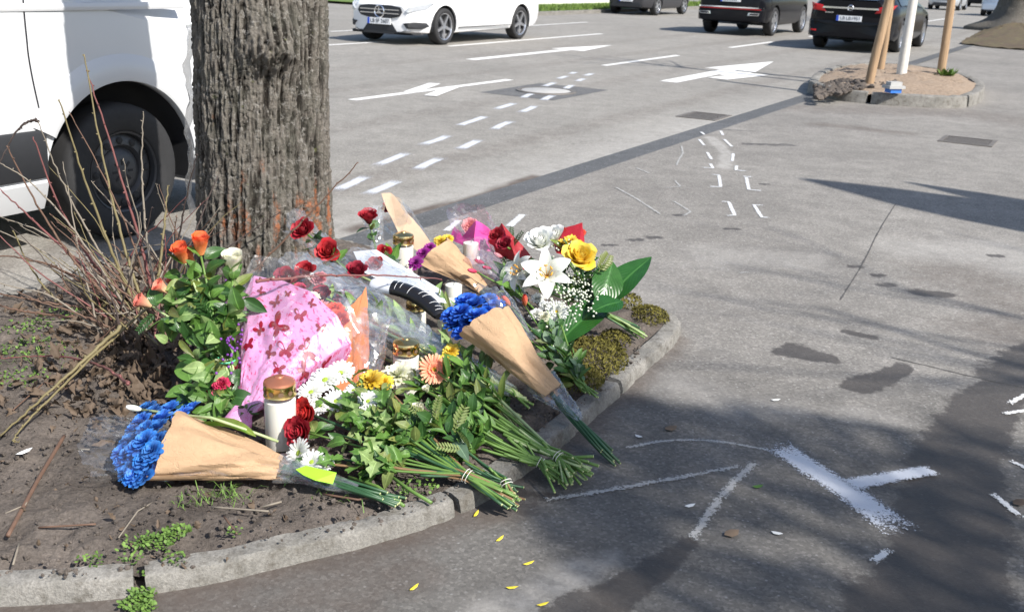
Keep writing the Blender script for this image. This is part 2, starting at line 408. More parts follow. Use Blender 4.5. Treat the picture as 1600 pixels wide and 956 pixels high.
for a, b in [((521, 300), (576, 274)), ((584, 261), (640, 238)), ((655, 228), (704, 211)), ((716, 197), (760, 182)), ((772, 172), (807, 161)), ((816, 154), (834, 146)),
             ((848, 136), (868, 129)), ((871, 124), (888, 119)), ((889, 116), (899, 113)), ((568, 306), (626, 281)), ((648, 267), (692, 246)), ((716, 235), (751, 218)),
             ((769, 204), (802, 189)), ((811, 177), (838, 165)), ((847, 158), (866, 149)), ((882, 140), (896, 133)), ((901, 128), (915, 123)), ((912, 119), (926, 115))]:
    p, q = rpx(a, b); m = p.lerp(q, .5) + nV * rnd.uniform(-.02, .02)
    strip('sprayed_dash', [p, m, q], .115, M_SPRAYB, road)
# lane lines run straight along the road; each is laid in road coordinates
def lane(a, b, w=.12):
    p, q = rpx(a, b); s0, t0 = st(p); s1, t1 = st(q); t = (t0 + t1) / 2
    strip('lane_line', [rf(s0, t0 * .5 + t * .5, RZ), rf(s1, t1 * .5 + t * .5, RZ)], w, M_LINE, road, .003, .02)
lane((943, 103), (1060, 87)); lane((703, 73), (940, 53)); lane((505, 71), (604, 66)); lane((830, 41), (915, 35)); lane((1140, 75), (1208, 66)); lane((1448, 34), (1490, 28), .12)
lane((515, 50), (556, 48)); lane((1265, 58), (1300, 53))
# straight arrow
def arrow(tail, tip, w, hw, hl):
    p, q = rpx(tail, tip); s0, t0 = st(p); s1, t1 = st(q); t = (t0 + t1) / 2
    V = []; U = []
    pts = [(s0, t - w), (s1 - hl, t - w), (s1 - hl, t - hw), (s1, t), (s1 - hl, t + hw), (s1 - hl, t + w), (s0, t + w)]
    me = mesh('lane_arrow', [rf(a, b_, RZ + .003) for a, b_ in pts], [(0, 1, 5, 6), (2, 3, 4)], True, [(.5, 1)] * 7)
    ob('lane_arrow', me, M_LINE, road)
arrow((737, 94), (955, 71), .10, .34, 2.0)
arrow((1040, 128), (1212, 97), .13, .42, 2.4)
for ps, zz in [([(1140, 119), (1160, 113)], .0055), ([(1120, 124), (1186, 117)], .008)]: strip('lane_arrow', rpx(*ps), .34, M_LINE, road, zz, .02)
p, q = rpx((549, 157), (797, 125)); strip('lane_line', [p, q], .13, M_LINE, road, .003, .02)
for a, b, zz in [((640, 145), (680, 131), .0055), ((672, 151), (708, 137), .008)]: strip('lane_arrow', rpx(a, b), .16, M_LINE, road, zz, .03)
# sprayed brackets on the pavement
for pl in [[(330, 95), (352, 120)], [(362, 145), (380, 175)], [(340, 205), (385, 208), (374, 190)], [(372, 232), (408, 235), (415, 281), (370, 280)], [(412, 338), (446, 340), (470, 392), (432, 394)],
           [(428, 95), (460, 125)], [(465, 150), (460, 182)], [(478, 198), (474, 216), (520, 220)], [(498, 240), (542, 243)], [(515, 243), (525, 292), (578, 297)], [(585, 353), (545, 352), (576, 400), (610, 402)],
           [(415, 62), (425, 80)], [(338, 66), (352, 78)]]:
    strip('sprayed_bracket', px(*[(960 + x * .4, 180 + y * .4) for x, y in pl]), .034, M_SPRAY, pave, .003)
for pl in [[(262, 120), (268, 150), (252, 175), (242, 198)], [(80, 205), (140, 230)], [(235, 255), (258, 280), (195, 286)], [(0, 280), (90, 330), (185, 392)], [(228, 335), (298, 378), (265, 398)], [(480, 618), (540, 615)]]:
    strip('chalk_line', px(*[(960 + x * .4, 180 + y * .4) for x, y in pl]), .03, M_CHALK, pave, .003)
for pl in [[(697, 362), (718, 344)], [(795, 355), (818, 335)]]: strip('sprayed_dash', px(*pl), .06, M_SPRAY, pave, .003)
strip('sprayed_stroke', px((1208, 692), (1260, 728), (1330, 772), (1418, 836)), .115, M_SPRAYB, pave, .003, .05, .135)
strip('sprayed_stroke', px((1322, 760), (1385, 747), (1462, 735)), .09, M_SPRAYB, pave, .0045, .05, .075)
for pl, w in [([(1548, 770), (1600, 812)], .03), ([(1575, 632), (1612, 612)], .03), ([(1565, 648), (1612, 640)], .03), ([(1575, 718), (1610, 736)], .025), ([(1360, 880), (1392, 858)], .03)]:
    strip('sprayed_stroke', px(*pl), w, M_THIN, pave, .003)
strip('chalk_line', smoothpath(px((978, 700), (1040, 687), (1120, 688), (1205, 704))), .028, M_CHALK, pave, .0015)
strip('chalk_line', smoothpath(px((1180, 722), (1130, 770), (1080, 846))), .045, M_CHALK, pave, .0035)
strip('chalk_line', smoothpath(px((850, 782), (960, 765), (1160, 728))), .035, M_CHALK, pave, .0025)

M_CRACK = paint_mat('asphalt_seam', (.085, .08, .075), 1.5, .9, True)
for pl, w in [([(1400, 318), (1372, 362), (1350, 410), (1312, 470)], .011), ([(1380, 556), (1450, 572), (1518, 589), (1610, 608)], .011)]: strip('asphalt_seam', smoothpath(px(*pl), 1), w, M_CRACK, pave, .0022, .3)
# covers and gratings let into the ground
M_IRON = simple('cast_iron', (.15, .135, .12), .65, .2, .3, 25, .4, 120)
M_PATCH = asphalt('patch_asphalt', (.11, .11, .112), (.15, .148, .145))
c = at(853, 143, RZ); s0, t0 = st(c)
b = MB(); b.add([rf(s0 - .75, t0 - .5, RZ + .002), rf(s0 + .75, t0 - .5, RZ + .002), rf(s0 + .75, t0 + .5, RZ + .002), rf(s0 - .75, t0 + .5, RZ + .002)], [(0, 1, 2, 3)])
ob('patched_asphalt', b.mesh('patched_asphalt'), M_PATCH, road)
M_COVER = simple('worn_cover', (.40, .39, .37), .7, 0., .25, 12, .4, 60)
b = MB(); b.lathe([(0, .012), (.30, .012), (.31, .006)], 32, Matrix.Translation(rf(s0, t0, RZ))); cov = ob('manhole_cover', b.mesh('manhole_cover'), M_COVER, road)
b = MB(); b.lathe([(.312, .006), (.312, .014), (.37, .014), (.375, .003)], 32, Matrix.Translation(rf(s0, t0, RZ))); ob('cover_ring', autosmooth(b.mesh('cover_ring')), M_IRON, cov)
def frameM(s, t, z): return Matrix(((dV.x, nV.x, 0, 0), (dV.y, nV.y, 0, 0), (0, 0, 1, 0), (0, 0, 0, 1))).copy() if False else Matrix.Translation(rf(s, t, z)) @ Matrix(((dV.x, nV.x, 0, 0), (dV.y, nV.y, 0, 0), (0, 0, 1, 0), (0, 0, 0, 1)))
def grating(c, L, Wd, parent, z, nb):
    s, t = st(c); M = frameM(s, t, z); b = MB()
    for (x0, x1, y0, y1) in [(-L, L, -Wd, -Wd + .04), (-L, L, Wd - .04, Wd), (-L, -L + .04, -Wd + .04, Wd - .04), (L - .04, L, -Wd + .04, Wd - .04)]: b.box(x0, x1, y0, y1, -.02, .008, M)
    fr = ob('drain_frame', b.mesh('drain_frame', False), M_IRON, parent)
    for i in range(nb):
        x = -L + .06 + (2 * L - .12) * (i + .5) / nb; b = MB().box(x - .012, x + .012, -Wd + .045, Wd - .045, -.02, .006, M); ob('drain_bar', b.mesh('drain_bar', False), M_IRON, fr)
    b = MB().box(-L + .04, L - .04, -Wd + .04, Wd - .04, -.3, .0015, M); ob('drain_pit', b.mesh('drain_pit', False), simple('drain_dark', (.075, .062, .05), .9), fr)
grating(at(1100, 182, RZ), .27, .22, road, RZ, 10)
grating(at(1512, 221, 0), .24, .24, pave, 0, 9)
# ------------------------------------------------------------------ planting bed: kerb stones, soil
front = smoothpath([at(x, y) for x, y in [(-60, 948), (0, 945), (100, 940), (200, 931), (330, 911), (450, 882), (580, 851), (700, 813), (780, 768), (850, 718), (950, 632), (1045, 546)]], 1)
corner = [Vector((.695, 4.0, 0)), Vector((.715, 4.09, 0)), Vector((.69, 4.18, 0))]
far = [Vector((.3, 4.45, 0)), Vector((-.5, 4.93, 0)), Vector((-1.15, 5.32, 0)), Vector((-1.42, 5.38, 0))]
left = [Vector((-1.6, 5.12, 0)), Vector((-1.9, 4.52, 0)), Vector((-2.2, 3.94, 0)), Vector((-2.5, 3.4, 0)), Vector((-2.72, 2.9, 0))]
near = [Vector((-2.68, 2.5, 0)), Vector((-2.4, 2.2, 0)), Vector((-1.9, 2.0, 0)), Vector((-1.45, 1.95, 0))]
loop = resample(smoothpath(near[-1:] + front + corner + far + left + near, 1), .014)[:-1]
acc = [0]
for a, b_ in zip(loop[:-1], loop[1:]): acc.append(acc[-1] + (b_ - a).length)
def s_at(p):
    return acc[min(range(len(loop)), key=lambda i: (loop[i] - p).length)]
cuts = [0.25, s_at(at(218, 929)), s_at(at(716, 806)), s_at(at(967, 616)), s_at(Vector((.70, 4.16, 0)))]
while cuts[-1] + 1.0 < acc[-1] - .4: cuts.append(cuts[-1] + .98)
cuts.append(acc[-1])
kerb = thing('bed_kerb', 'weathered low concrete kerb stones edging the flower-covered tree bed', 'kerb', at(700, 813))
SEC = [(0.014, -.06), (0.005, .015), (0.0, .040), (-.003, .046), (-.009, .0495), (-.035, .052), (-.060, .051), (-.066, .046), (-.070, -.06)]
def sweep_stone(i0, i1, name, parent, sec=SEC, path=None, h=1.0, seed=0, mat=None):
    P_ = path[i0:i1 + 1]; k = len(P_); V = []
    for i, p in enumerate(P_):
        t = (P_[min(i + 1, k - 1)] - P_[max(i - 1, 0)]).normalized(); q = Vector((t.y, -t.x, 0))   # outward (right of travel)
        e = min(i, k - 1 - i)
        for o_, z in sec:
            sh = 1.0 if e > 0 else .965
            w = p + q * (o_ * sh - (0.002 if e == 0 else 0)) + Vector((0, 0, z * h * (sh if z > 0 else 1)))
            V.append(w)
    m = len(sec); V = np.array([tuple(v) for v in V])
    nn = fbm(V[:, 0] * 25, V[:, 1] * 25, V[:, 2] * 25, 3, 5 + seed) * .0045 - np.maximum(0, fbm(V[:, 0] * 16, V[:, 1] * 16, V[:, 2] * 16, 3, 15 + seed) - .35) * .016 + fbm(V[:, 0] * 5, V[:, 1] * 5, V[:, 2] * 5, 2, 25 + seed) * .004
    V[:, 2] += nn; V[:, 0] += nn * .8
    F = [tuple(f) for f in gridF(k, m)] + [tuple(range(m)), tuple(range((k - 1) * m, k * m))[::-1]]
    return ob(name, autosmooth(mesh(name, V, F), 30), mat or M_CONC, parent)
for a, b_ in zip(cuts[:-1], cuts[1:]):
    i0 = min(i for i in range(len(acc)) if acc[i] >= a + .001); i1 = max(i for i in range(len(acc)) if acc[i] <= b_ - .001)
    if i1 - i0 > 1: sweep_stone(i0, i1, 'kerb_stone', kerb, path=loop, seed=i0)

TRX, TRY = -1.105, 4.36
LP = np.array([(p.x, p.y) for p in loop])
def inside(X, Y):
    r = np.zeros(X.shape, bool); L_ = LP[::6]; n = len(L_); j = n - 1
    for i in range(n):
        xi, yi = L_[i]; xj, yj = L_[j]
        cnd = ((yi > Y) != (yj > Y)) & (X < (xj - xi) * (Y - yi) / (yj - yi + 1e-12) + xi); r ^= cnd; j = i
    return r
LPS = [tuple(p) for p in LP[::8]]
def inside_pt(x, y):
    r = False; j = len(LPS) - 1
    for i in range(len(LPS)):
        xi, yi = LPS[i]; xj, yj = LPS[j]
        if (yi > y) != (yj > y) and x < (xj - xi) * (y - yi) / (yj - yi) + xi: r = not r
        j = i
    return r
def soil_base(X, Y):
    d2 = (X - TRX) ** 2 + (Y - TRY) ** 2
    return .047 + .09 * np.exp(-d2 / .75 ** 2)
def soil_z(x, y): return .047 + .09 * math.exp(-((x - TRX) ** 2 + (y - TRY) ** 2) / .75 ** 2)
xs = np.arange(-2.8, .8, .0115); ys = np.arange(1.85, 5.5, .0125)
X, Y = np.meshgrid(xs, ys, indexing='ij')
dk, _ = polydist(X, Y, [tuple(p) for p in LP[::8]] + [tuple(LP[0])])
ins = inside(X, Y) & (dk > .035)
cl = fbm(X * 9, Y * 9, 0, 5, 31, .55); Zs = soil_base(X, Y) + cl * .014 + np.maximum(0, fbm(X * 38, Y * 38, 0, 2, 77) - .15) * .010 + fbm(X * 1.7, Y * 1.7, 0, 2, 8) * .012
Zs = Zs - .02 * sstep(.16, .05, dk)
F = gridF(*X.shape); keep = ins.ravel()[F].all(1)
V = np.stack([X.ravel(), Y.ravel(), Zs.ravel()], 1)
used = np.unique(F[keep]); remap = -np.ones(len(V), np.int64); remap[used] = np.arange(len(used))
me = npmesh('bed_soil', V[used], remap[F[keep]])
N = NT('soil'); p = N.pos(); a = N.noise(p, 4, 5, .6); f = N.noise(p, 90, 4, .75); g = N.noise(p, 28, 5, .7)
c = N.mix(N.ramp(a, [(.3, 0.), (.7, 1.)]), (.078, .066, .057), (.155, .132, .114))
c = N.mix(.8, c, N.ramp(f, [(.25, .45), (.75, 1.55)]), 'MULTIPLY'); c = N.mix(N.ramp(g, [(.66, 0.), (.72, .8)]), c, (.17, .13, .095))
c = N.mix(N.ramp(N.noise(p, 260, 2, .6), [(.74, 0.), (.78, .9)]), c, (.42, .38, .32))
M_SOIL = N.done(c, .95, N.bump(N.math('ADD', f, g), .9, .008), spec=.2)
soil = ob('bed_soil', me, M_SOIL, kind='structure')
rs = np.random.RandomState(19); cV = []; cF = []
ICO = np.array([(0, 0, 1), (.9, 0, .45), (.28, .85, .45), (-.72, .53, .45), (-.72, -.53, .45), (.28, -.85, .45), (.72, .53, -.45), (-.28, .85, -.45), (-.9, 0, -.45), (-.28, -.85, -.45), (.72, -.53, -.45), (0, 0, -1)])
ICF = np.array([(0, 1, 2), (0, 2, 3), (0, 3, 4), (0, 4, 5), (0, 5, 1), (1, 6, 2), (2, 7, 3), (3, 8, 4), (4, 9, 5), (5, 10, 1), (6, 7, 2), (7, 8, 3), (8, 9, 4), (9, 10, 5), (10, 6, 1), (11, 7, 6), (11, 8, 7), (11, 9, 8), (11, 10, 9), (11, 6, 10)])
nc = 0
while nc < 5200:
    x = rs.uniform(-2.3, .5); y = rs.uniform(1.95, 3.9)
    if not inside_pt(x, y): continue
    s_ = .0022 + .0075 * rs.uniform(0, 1) ** 3; cV.append(np.array((x, y, soil_z(x, y) + .004 + float(fbm(x * 9, y * 9, 0, 3, 31, .55)) * .014)) + ICO * s_ * rs.uniform(.6, 1.3, (12, 3))); cF.append(ICF + 12 * nc); nc += 1
o = ob('soil_crumbs', npmesh('soil_crumbs', np.concatenate(cV), np.concatenate(cF), False), M_SOIL, kind='stuff'); tag(o, 'small crumbs of earth on the bare bed soil', 'soil crumbs')
# moss cushions on the soil near the right-hand kerb
M_MOSS = NT('moss'); _p = M_MOSS.pos()
M_MOSS = M_MOSS.done(M_MOSS.ramp(M_MOSS.noise(_p, 120, 4, .7), [(.3, (.06, .05, .012)), (.6, (.19, .17, .03)), (.8, (.30, .25, .07))]), .95, M_MOSS.bump(M_MOSS.noise(_p, 260, 3), 1., .006))
rs = np.random.RandomState(11)
mV = []; mF = []
for (cx, cy, rx, n) in [(at(925, 555, .06).x, at(925, 555, .06).y, .17, 2600), (at(905, 590, .06).x, at(905, 590, .06).y, .11, 1300), (at(1015, 492, .06).x, at(1015, 492, .06).y, .10, 1000), (at(975, 470, .06).x, at(975, 470, .06).y, .1, 700), (at(960, 530, .06).x, at(960, 530, .06).y, .08, 700)]:
    for i in range(n):
        q = rs.uniform(0, 6.28); r_ = rx * math.sqrt(rs.uniform(0, 1)); x = cx + math.cos(q) * r_ * .8; y = cy + math.sin(q) * r_ * 1.2
        h = .055 + .028 * (1 - (r_ / rx) ** 2) + rs.uniform(-.006, .008); sz = rs.uniform(.003, .008)
        a = Vector((rs.normal(), rs.normal(), rs.normal())).normalized() * sz; bb = Vector((rs.normal(), rs.normal(), rs.normal() + .5)).normalized() * sz * 1.3
        n0 = len(mV); c0 = Vector((x, y, h)); mV += [c0 - a, c0 + a, c0 + bb + Vector((0, 0, sz * .6))]; mF.append((n0, n0 + 1, n0 + 2))
o = ob('moss', mesh('moss', mV, mF, False), M_MOSS, kind='stuff'); tag(o, 'yellow-green moss on the soil beside the right-hand kerb', 'moss')

# ------------------------------------------------------------------ big tree
tree = thing('street_tree', 'thick old street tree trunk with furrowed grey bark and a burl', 'tree', (TRX, TRY, .1))
zl = np.concatenate([np.arange(-.05, 1.75, .0042), np.linspace(1.76, 5.2, 160)])
nth = 460; th = np.linspace(0, 2 * math.pi, nth, endpoint=False)
ZZ, TH = np.meshgrid(zl, th, indexing='ij')
cx_, sx_ = np.cos(TH), np.sin(TH)
wx = fbm(cx_ * 3, sx_ * 3, ZZ * 3, 3, 41) * .5
q1 = fbm(cx_ * 9.5 + wx, sx_ * 9.5 + wx, ZZ * 3.6 + wx, 3, 51)
q2 = fbm(cx_ * 19 + wx, sx_ * 19, ZZ * 6.5 + wx, 3, 61)
ridge = (1 - np.abs(q1) * 1.7); ridge2 = 1 - np.abs(q2) * 1.6
plates = fbm(cx_ * 30, sx_ * 30, ZZ * 34, 4, 71, .6)
cracks = 1 - np.clip(np.abs(fbm(cx_ * 11 + wx, sx_ * 11, ZZ * 26 + wx * 2, 2, 81)) * 5, 0, 1)
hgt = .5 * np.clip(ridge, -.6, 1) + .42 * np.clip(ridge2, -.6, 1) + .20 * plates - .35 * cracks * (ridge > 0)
rad = .262 - .010 * ZZ + .055 * np.exp(-np.maximum(ZZ - .08, 0) / .14) + .012 * np.sin(TH * 3 + 1) + .010 * np.sin(TH * 2 + ZZ)
# burl on the side seen from the pavement
bp = atY(424, 78, 4.07); bz = bp.z; bth = math.atan2(bp.y - TRY, bp.x - TRX) % (2 * math.pi)
da = (TH - bth + math.pi) % (2 * math.pi) - math.pi
bd2 = (da * .28 / .115) ** 2 + ((ZZ - bz) / np.where(ZZ < bz, .085, .15)) ** 2
burl = np.exp(-bd2 * 1.1)
fold = np.exp(-((np.abs(da * .28) - .10 - (bz - ZZ) * .25) / .035) ** 2) * np.exp(-((ZZ - bz + .12) / .17) ** 2)
rad = rad + .105 * burl + .014 * fold
rad = rad + hgt * .019 * (1 - .35 * burl) + burl * .022 * fbm(cx_ * 26, sx_ * 26, ZZ * 26, 4, 91)
lean = .012 * ZZ
VX = TRX + lean + rad * cx_; VY = TRY + rad * sx_
me = npmesh('trunk', np.stack([VX.ravel(), VY.ravel(), ZZ.ravel()], 1), gridF(len(zl), nth, True))
wound = sstep(.30, .62, fbm(cx_ * 6, sx_ * 6, ZZ * 5, 4, 101) * .6 + .62 * np.exp(-((ZZ - .30) / .24) ** 2) * sstep(-.2, .9, np.cos(TH + .75)) + .30 * np.exp(-((TH - 2 * math.pi + .35) / .25) ** 2) * sstep(1.1, .2, ZZ) - .30)
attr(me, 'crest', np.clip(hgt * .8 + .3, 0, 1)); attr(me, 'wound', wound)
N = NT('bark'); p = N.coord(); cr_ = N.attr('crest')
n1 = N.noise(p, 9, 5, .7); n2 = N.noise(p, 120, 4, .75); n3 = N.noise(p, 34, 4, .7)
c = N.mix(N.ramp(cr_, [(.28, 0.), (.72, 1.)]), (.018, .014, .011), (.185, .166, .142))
c = N.mix(N.ramp(n1, [(.42, 0.), (.68, .55)]), c, (.10, .10, .08)); c = N.mix(N.ramp(n3, [(.55, 0.), (.66, .8)]), c, (.29, .275, .25))
c = N.mix(.8, c, N.ramp(n2, [(.2, .45), (.8, 1.5)]), 'MULTIPLY')
c = N.mix(N.math('MULTIPLY', N.attr('wound'), N.ramp(N.noise(p, 40, 4, .7), [(.42, 0.), (.60, .9)])), c, (.36, .125, .05))
c = N.mix(N.ramp(N.noise(p, 16, 3), [(.70, 0.), (.76, .6)]), c, (.16, .17, .07))
M_BARK = N.done(c, .92, N.bump(N.math('ADD', n2, n3), 1., .010), spec=.25)
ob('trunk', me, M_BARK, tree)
def limb(b, p, dr, L, r, depth, R_):
    k = max(4, int(L / .35)); pts = [p]; d = dr.normalized()
    for i in range(k):
        d = (d + Vector((R_.uniform(-1, 1), R_.uniform(-1, 1), R_.uniform(-.5, .8))) * .13).normalized(); pts.append(pts[-1] + d * (L / k))
    b.tube(pts, [r * (1 - .72 * i / k) for i in range(k + 1)], 7 if r > .05 else 5 if r > .015 else 4)
    if depth > 0:
        for j in range(R_.randint(3, 5) if depth > 1 else R_.randint(4, 7)):
            i = R_.randint(max(1, k // 3), k); e = Vector((R_.uniform(-1, 1), R_.uniform(-1, 1), R_.uniform(-.1, .9))).normalized()
            limb(b, pts[i], d * .6 + e * .8, L * R_.uniform(.45, .68), r * (1 - .72 * i / k) * .72, depth - 1, R_)
M_BARK2 = simple('branch_bark', (.13, .115, .10), .9, 0, .35, 14, .6, 60)
b = MB(); R_ = random.Random(5)
for q in range(5):
    a = q * 1.26 + .3; limb(b, Vector((TRX + .14, TRY, 4.7 + .1 * q)), Vector((math.cos(a) * .7, math.sin(a) * .7, 1.0)), 3.2, .13, 2, R_)
ob('crown', b.mesh('crown'), M_BARK2, tree)
# clear plastic sleeve fixed round the far-left side of the trunk, seen edge-on
# ------------------------------------------------------------------ vehicles
def paint(name, col, rough=.25, metal=0.0):
    N = NT(name); p = N.coord(); d = N.noise(p, 3.5, 5, .7)
    return N.done(N.mix(N.math('MULTIPLY', d, .25), col, tuple(v * .7 + .02 for v in col)), N.math('ADD', rough, N.math('MULTIPLY', d, .12)), None, metal, (.18 if col[0] < .1 else .5), Coat_Weight=(.0 if col[0] < .1 else .4), Coat_Roughness=.06)
P_WHITE = paint('white_paint', (.80, .80, .80)); P_BLACK = paint('black_paint', (.006, .0065, .009), .10); P_VANW = paint('van_white', (.60, .61, .62), .32)
P_GREY = paint('dark_grey_paint', (.055, .055, .06), .25, .3); P_SILV = paint('silver_paint', (.50, .52, .55), .3, .5); P_BLUS = paint('pale_blue_paint', (.42, .49, .60), .3, .4)
M_TYRE = simple('tyre_rubber', (.022, .022, .023), .8, 0, .3, 40, .3, 150); M_BLK = simple('black_plastic', (.02, .021, .024), .55, 0, .2, 30, .2, 200)
M_ALLOY = simple('alloy', (.62, .63, .66), .28, .9, .08); M_CHROME = simple('chrome', (.82, .83, .85), .12, 1., .05); M_DARKRIM = simple('steel_rim', (.055, .056, .06), .45, .3, .25)
M_CGLASS = simple('car_glass', (.018, .022, .026), .06, 0, .1, 5, 0, 1, 1.0); M_RED = simple('tail_lamp', (.42, .012, .015), .15, 0, .2, 20); M_LAMP = simple('head_lamp', (.55, .58, .62), .1, .4, .3, 25)
M_PLATE = simple('plate_white', (.82, .83, .84), .4, 0, .05); M_PBLUE = simple('plate_blue', (.02, .08, .52), .4); M_INK = simple('plate_ink', (.015, .015, .02), .5)
def interp(tab, x): return float(np.interp(x, [a for a, _ in tab], [b for _, b in tab]))
def text_mesh(s, size):
    cu = bpy.data.curves.new('lettering', 'FONT'); cu.body = s; cu.size = size; cu.align_x = 'CENTER'; cu.align_y = 'CENTER'; cu.extrude = .0012
    o = bpy.data.objects.new('lettering', cu); COL.objects.link(o); dg = bpy.context.evaluated_depsgraph_get()
    me = bpy.data.meshes.new_from_object(o.evaluated_get(dg)); bpy.data.objects.remove(o); return me
class Car:
    def __init__(s, name, label, org, h, S, paintm, cat='car', group='cars on the road'):
        s.S = S; s.M = Matrix.Translation(org) @ Matrix(((h.x, -h.y, 0, 0), (h.y, h.x, 0, 0), (0, 0, 1, 0), (0, 0, 0, 1)))
        s.t = thing(name, label, cat, org, group); s.W = S['W'] / 2; s.x0 = -S['ro']; s.x1 = S['wb'] + S['fo']
        xs = sorted(set([round(s.x0 + (s.x1 - s.x0) * i / 64, 4) for i in range(65)] + [round(s.x0 + v, 4) for v in (.03, .08, .15, .25)] + [round(s.x1 - v, 4) for v in (.03, .08, .15, .25)]))
        V = []; 
        for i, x in enumerate(xs):
            sec = s.section(x); e = min(i, len(xs) - 1 - i); f = (.94, .975, .99)[e] if e < 3 else 1
            zc = .55 * (sec[0][1] + sec[-1][1])
            sec = [(y * f, zc + (z - zc) * f) for y, z in sec]
            full = sec + [(-y, z) for y, z in sec[-2:0:-1]]
            V += [(x, -y, z) for y, z in full]
        m = 2 * len(sec) - 2; k = len(xs); s.xs = xs
        F = [tuple(f) for f in gridF(k, m, True)] + [tuple(range(m))[::-1], tuple(range((k - 1) * m, k * m))]
        me = mesh('body', V, F); bm = bmesh.new(); bm.from_mesh(me); bmesh.ops.recalc_face_normals(bm, faces=bm.faces); bm.to_mesh(me); bm.free()
        tmp = bpy.data.objects.new('tmp', me); COL.objects.link(tmp); cut = []
        for wx in (0, S['wb']):
            for sg in (-1, 1):
                b = MB(); r = S['wr'] + S.get('gap', .055); n = 40
                c0 = [(wx + r * math.cos(a * 2 * math.pi / n), sg * (s.W - .27), S['wr'] + r * math.sin(a * 2 * math.pi / n)) for a in range(n)]
                c1 = [(x, sg * (s.W + .2), z) for x, _, z in c0]
                b.add(c0 + c1, [tuple(range(n)), tuple(range(n, 2 * n))[::-1]] + [(j, (j + 1) % n, n + (j + 1) % n, n + j) for j in range(n)])
                cm = b.mesh('cut', False); bm = bmesh.new(); bm.from_mesh(cm); bmesh.ops.recalc_face_normals(bm, faces=bm.faces); bm.to_mesh(cm); bm.free()
                co = bpy.data.objects.new('cut', cm); COL.objects.link(co); cut.append(co)
                md = tmp.modifiers.new('b', 'BOOLEAN'); md.object = co; md.operation = 'DIFFERENCE'; md.solver = 'EXACT'
        dg = bpy.context.evaluated_depsgraph_get(); body = bpy.data.meshes.new_from_object(tmp.evaluated_get(dg)); body.name = 'body'
        for o in cut + [tmp]: bpy.data.objects.remove(o)
        s.body = ob('body', autosmooth(body, 38), paintm, s.t, s.M)
        for wx in (0, S['wb']):
            for sg in (-1, 1): s.wheel(wx, sg)
        if S.get('glass', True): s.windows()
    def section(s, x):
        S = s.S; d = min(x - s.x0, s.x1 - x); rear = x - s.x0 < s.x1 - x
        rc, kk = S.get('rr', (.5, .14)) if rear else S.get('fr', (.8, .26))
        w = s.W * (1 - kk * (max(0, rc - d) / rc) ** 2.0)
        zb = interp(S['bot'], x); zs = interp(S['sh'], x); zt = interp(S['top'], x); g = max(zt - zs, .02); k = min(1, g / .42)
        wr = w * (.86 + (S.get('rw', .66) - .86) * k)
        return [(0, zb), (.80 * w, zb), (.93 * w, zb + .03), (.98 * w, zb + .12), (w, zb + .48 * (zs - zb)), (.995 * w, zb + .75 * (zs - zb)), (.975 * w, zs - .03), (.945 * w, zs),
                (.945 * w + (wr - .945 * w) * .5, zs + .52 * g), (wr, zs + g * .88), (wr * .88, zs + g * .97), (wr * .5, zs + g), (0, zs + g * 1.005)]
    def endx(s, y, front):
        rc, kk = s.S.get('fr', (.8, .26)) if front else s.S.get('rr', (.5, .14))
        u = max(0., (1 - abs(y) / s.W)); q = min(1., math.sqrt(min(1, u / kk))); dist = rc * (1 - q)
        return (s.x1 - dist) if front else (s.x0 + dist)
    def part(s, name, b, mat, parent=None, smooth=True):
        return ob(name, autosmooth(b.mesh(name)) if smooth else b.mesh(name, False), mat, parent or s.t, s.M)
    def patch(s, name, pts, mat, front, off=.012, th=.03, parent=None):
        "outline (y, z) laid on the front or rear end of the body"
        q = []
        for (a, b_) in zip(pts, pts[1:] + pts[:1]):
            n = max(1, int(math.hypot(a[0] - b_[0], a[1] - b_[1]) / .06))
            q += [(a[0] + (b_[0] - a[0]) * i / n, a[1] + (b_[1] - a[1]) * i / n) for i in range(n)]
        sg = 1 if front else -1; n = len(q); b = MB()
        cy = sum(p[0] for p in q) / n; cz = sum(p[1] for p in q) / n; lv = []
        for f, dd in ((1, -th), (1, off), (.9, off + .004), (.45, off + .004)):
            lv += [(s.endx(cy + (y - cy) * f, front) + sg * dd, cy + (y - cy) * f, cz + (z - cz) * f) for y, z in q]
        lv.append((s.endx(cy, front) + sg * (off + .004), cy, cz))
        F = [(l * n + i, l * n + (i + 1) % n, (l + 1) * n + (i + 1) % n, (l + 1) * n + i) for l in range(3) for i in range(n)] + [(3 * n + i, 3 * n + (i + 1) % n, 4 * n) for i in range(n)]
        b.add(lv, F); return s.part(name, b, mat, parent)
    def wheel(s, wx, sg):
        S = s.S; r = S['wr']; w = .215; yo = s.W - .012; rr = r * S.get('rim', .70)
        Mw = s.M @ Matrix.Translation((wx, sg * (yo - w / 2), r)) @ Matrix.Rotation(-sg * math.pi / 2, 4, 'X')   # local z points outward
        h = w / 2; b = MB().lathe([(rr, -h), (r * .93, -h), (r * .985, -h * .8), (r, -h * .45), (r, h * .45), (r * .985, h * .8), (r * .93, h * .98), (r * .85, h), (rr + .012, h * .97), (rr, h * .85), (rr - .01, h * .3)], 44)
        t = ob('wheel', autosmooth(b.mesh('wheel'), 60), M_TYRE, s.t, Mw)
        b = MB().lathe([(0, h * .05), (rr * .96, h * .05), (rr * .98, h * .3)], 40); ob('brake_disc', b.mesh('brake_disc'), M_DARKRIM, t, Mw)
        b = MB(); b.lathe([(rr * .93, h * .55), (rr * .95, h * .84), (rr, h * .9), (rr * 1.01, h * .8)], 40)
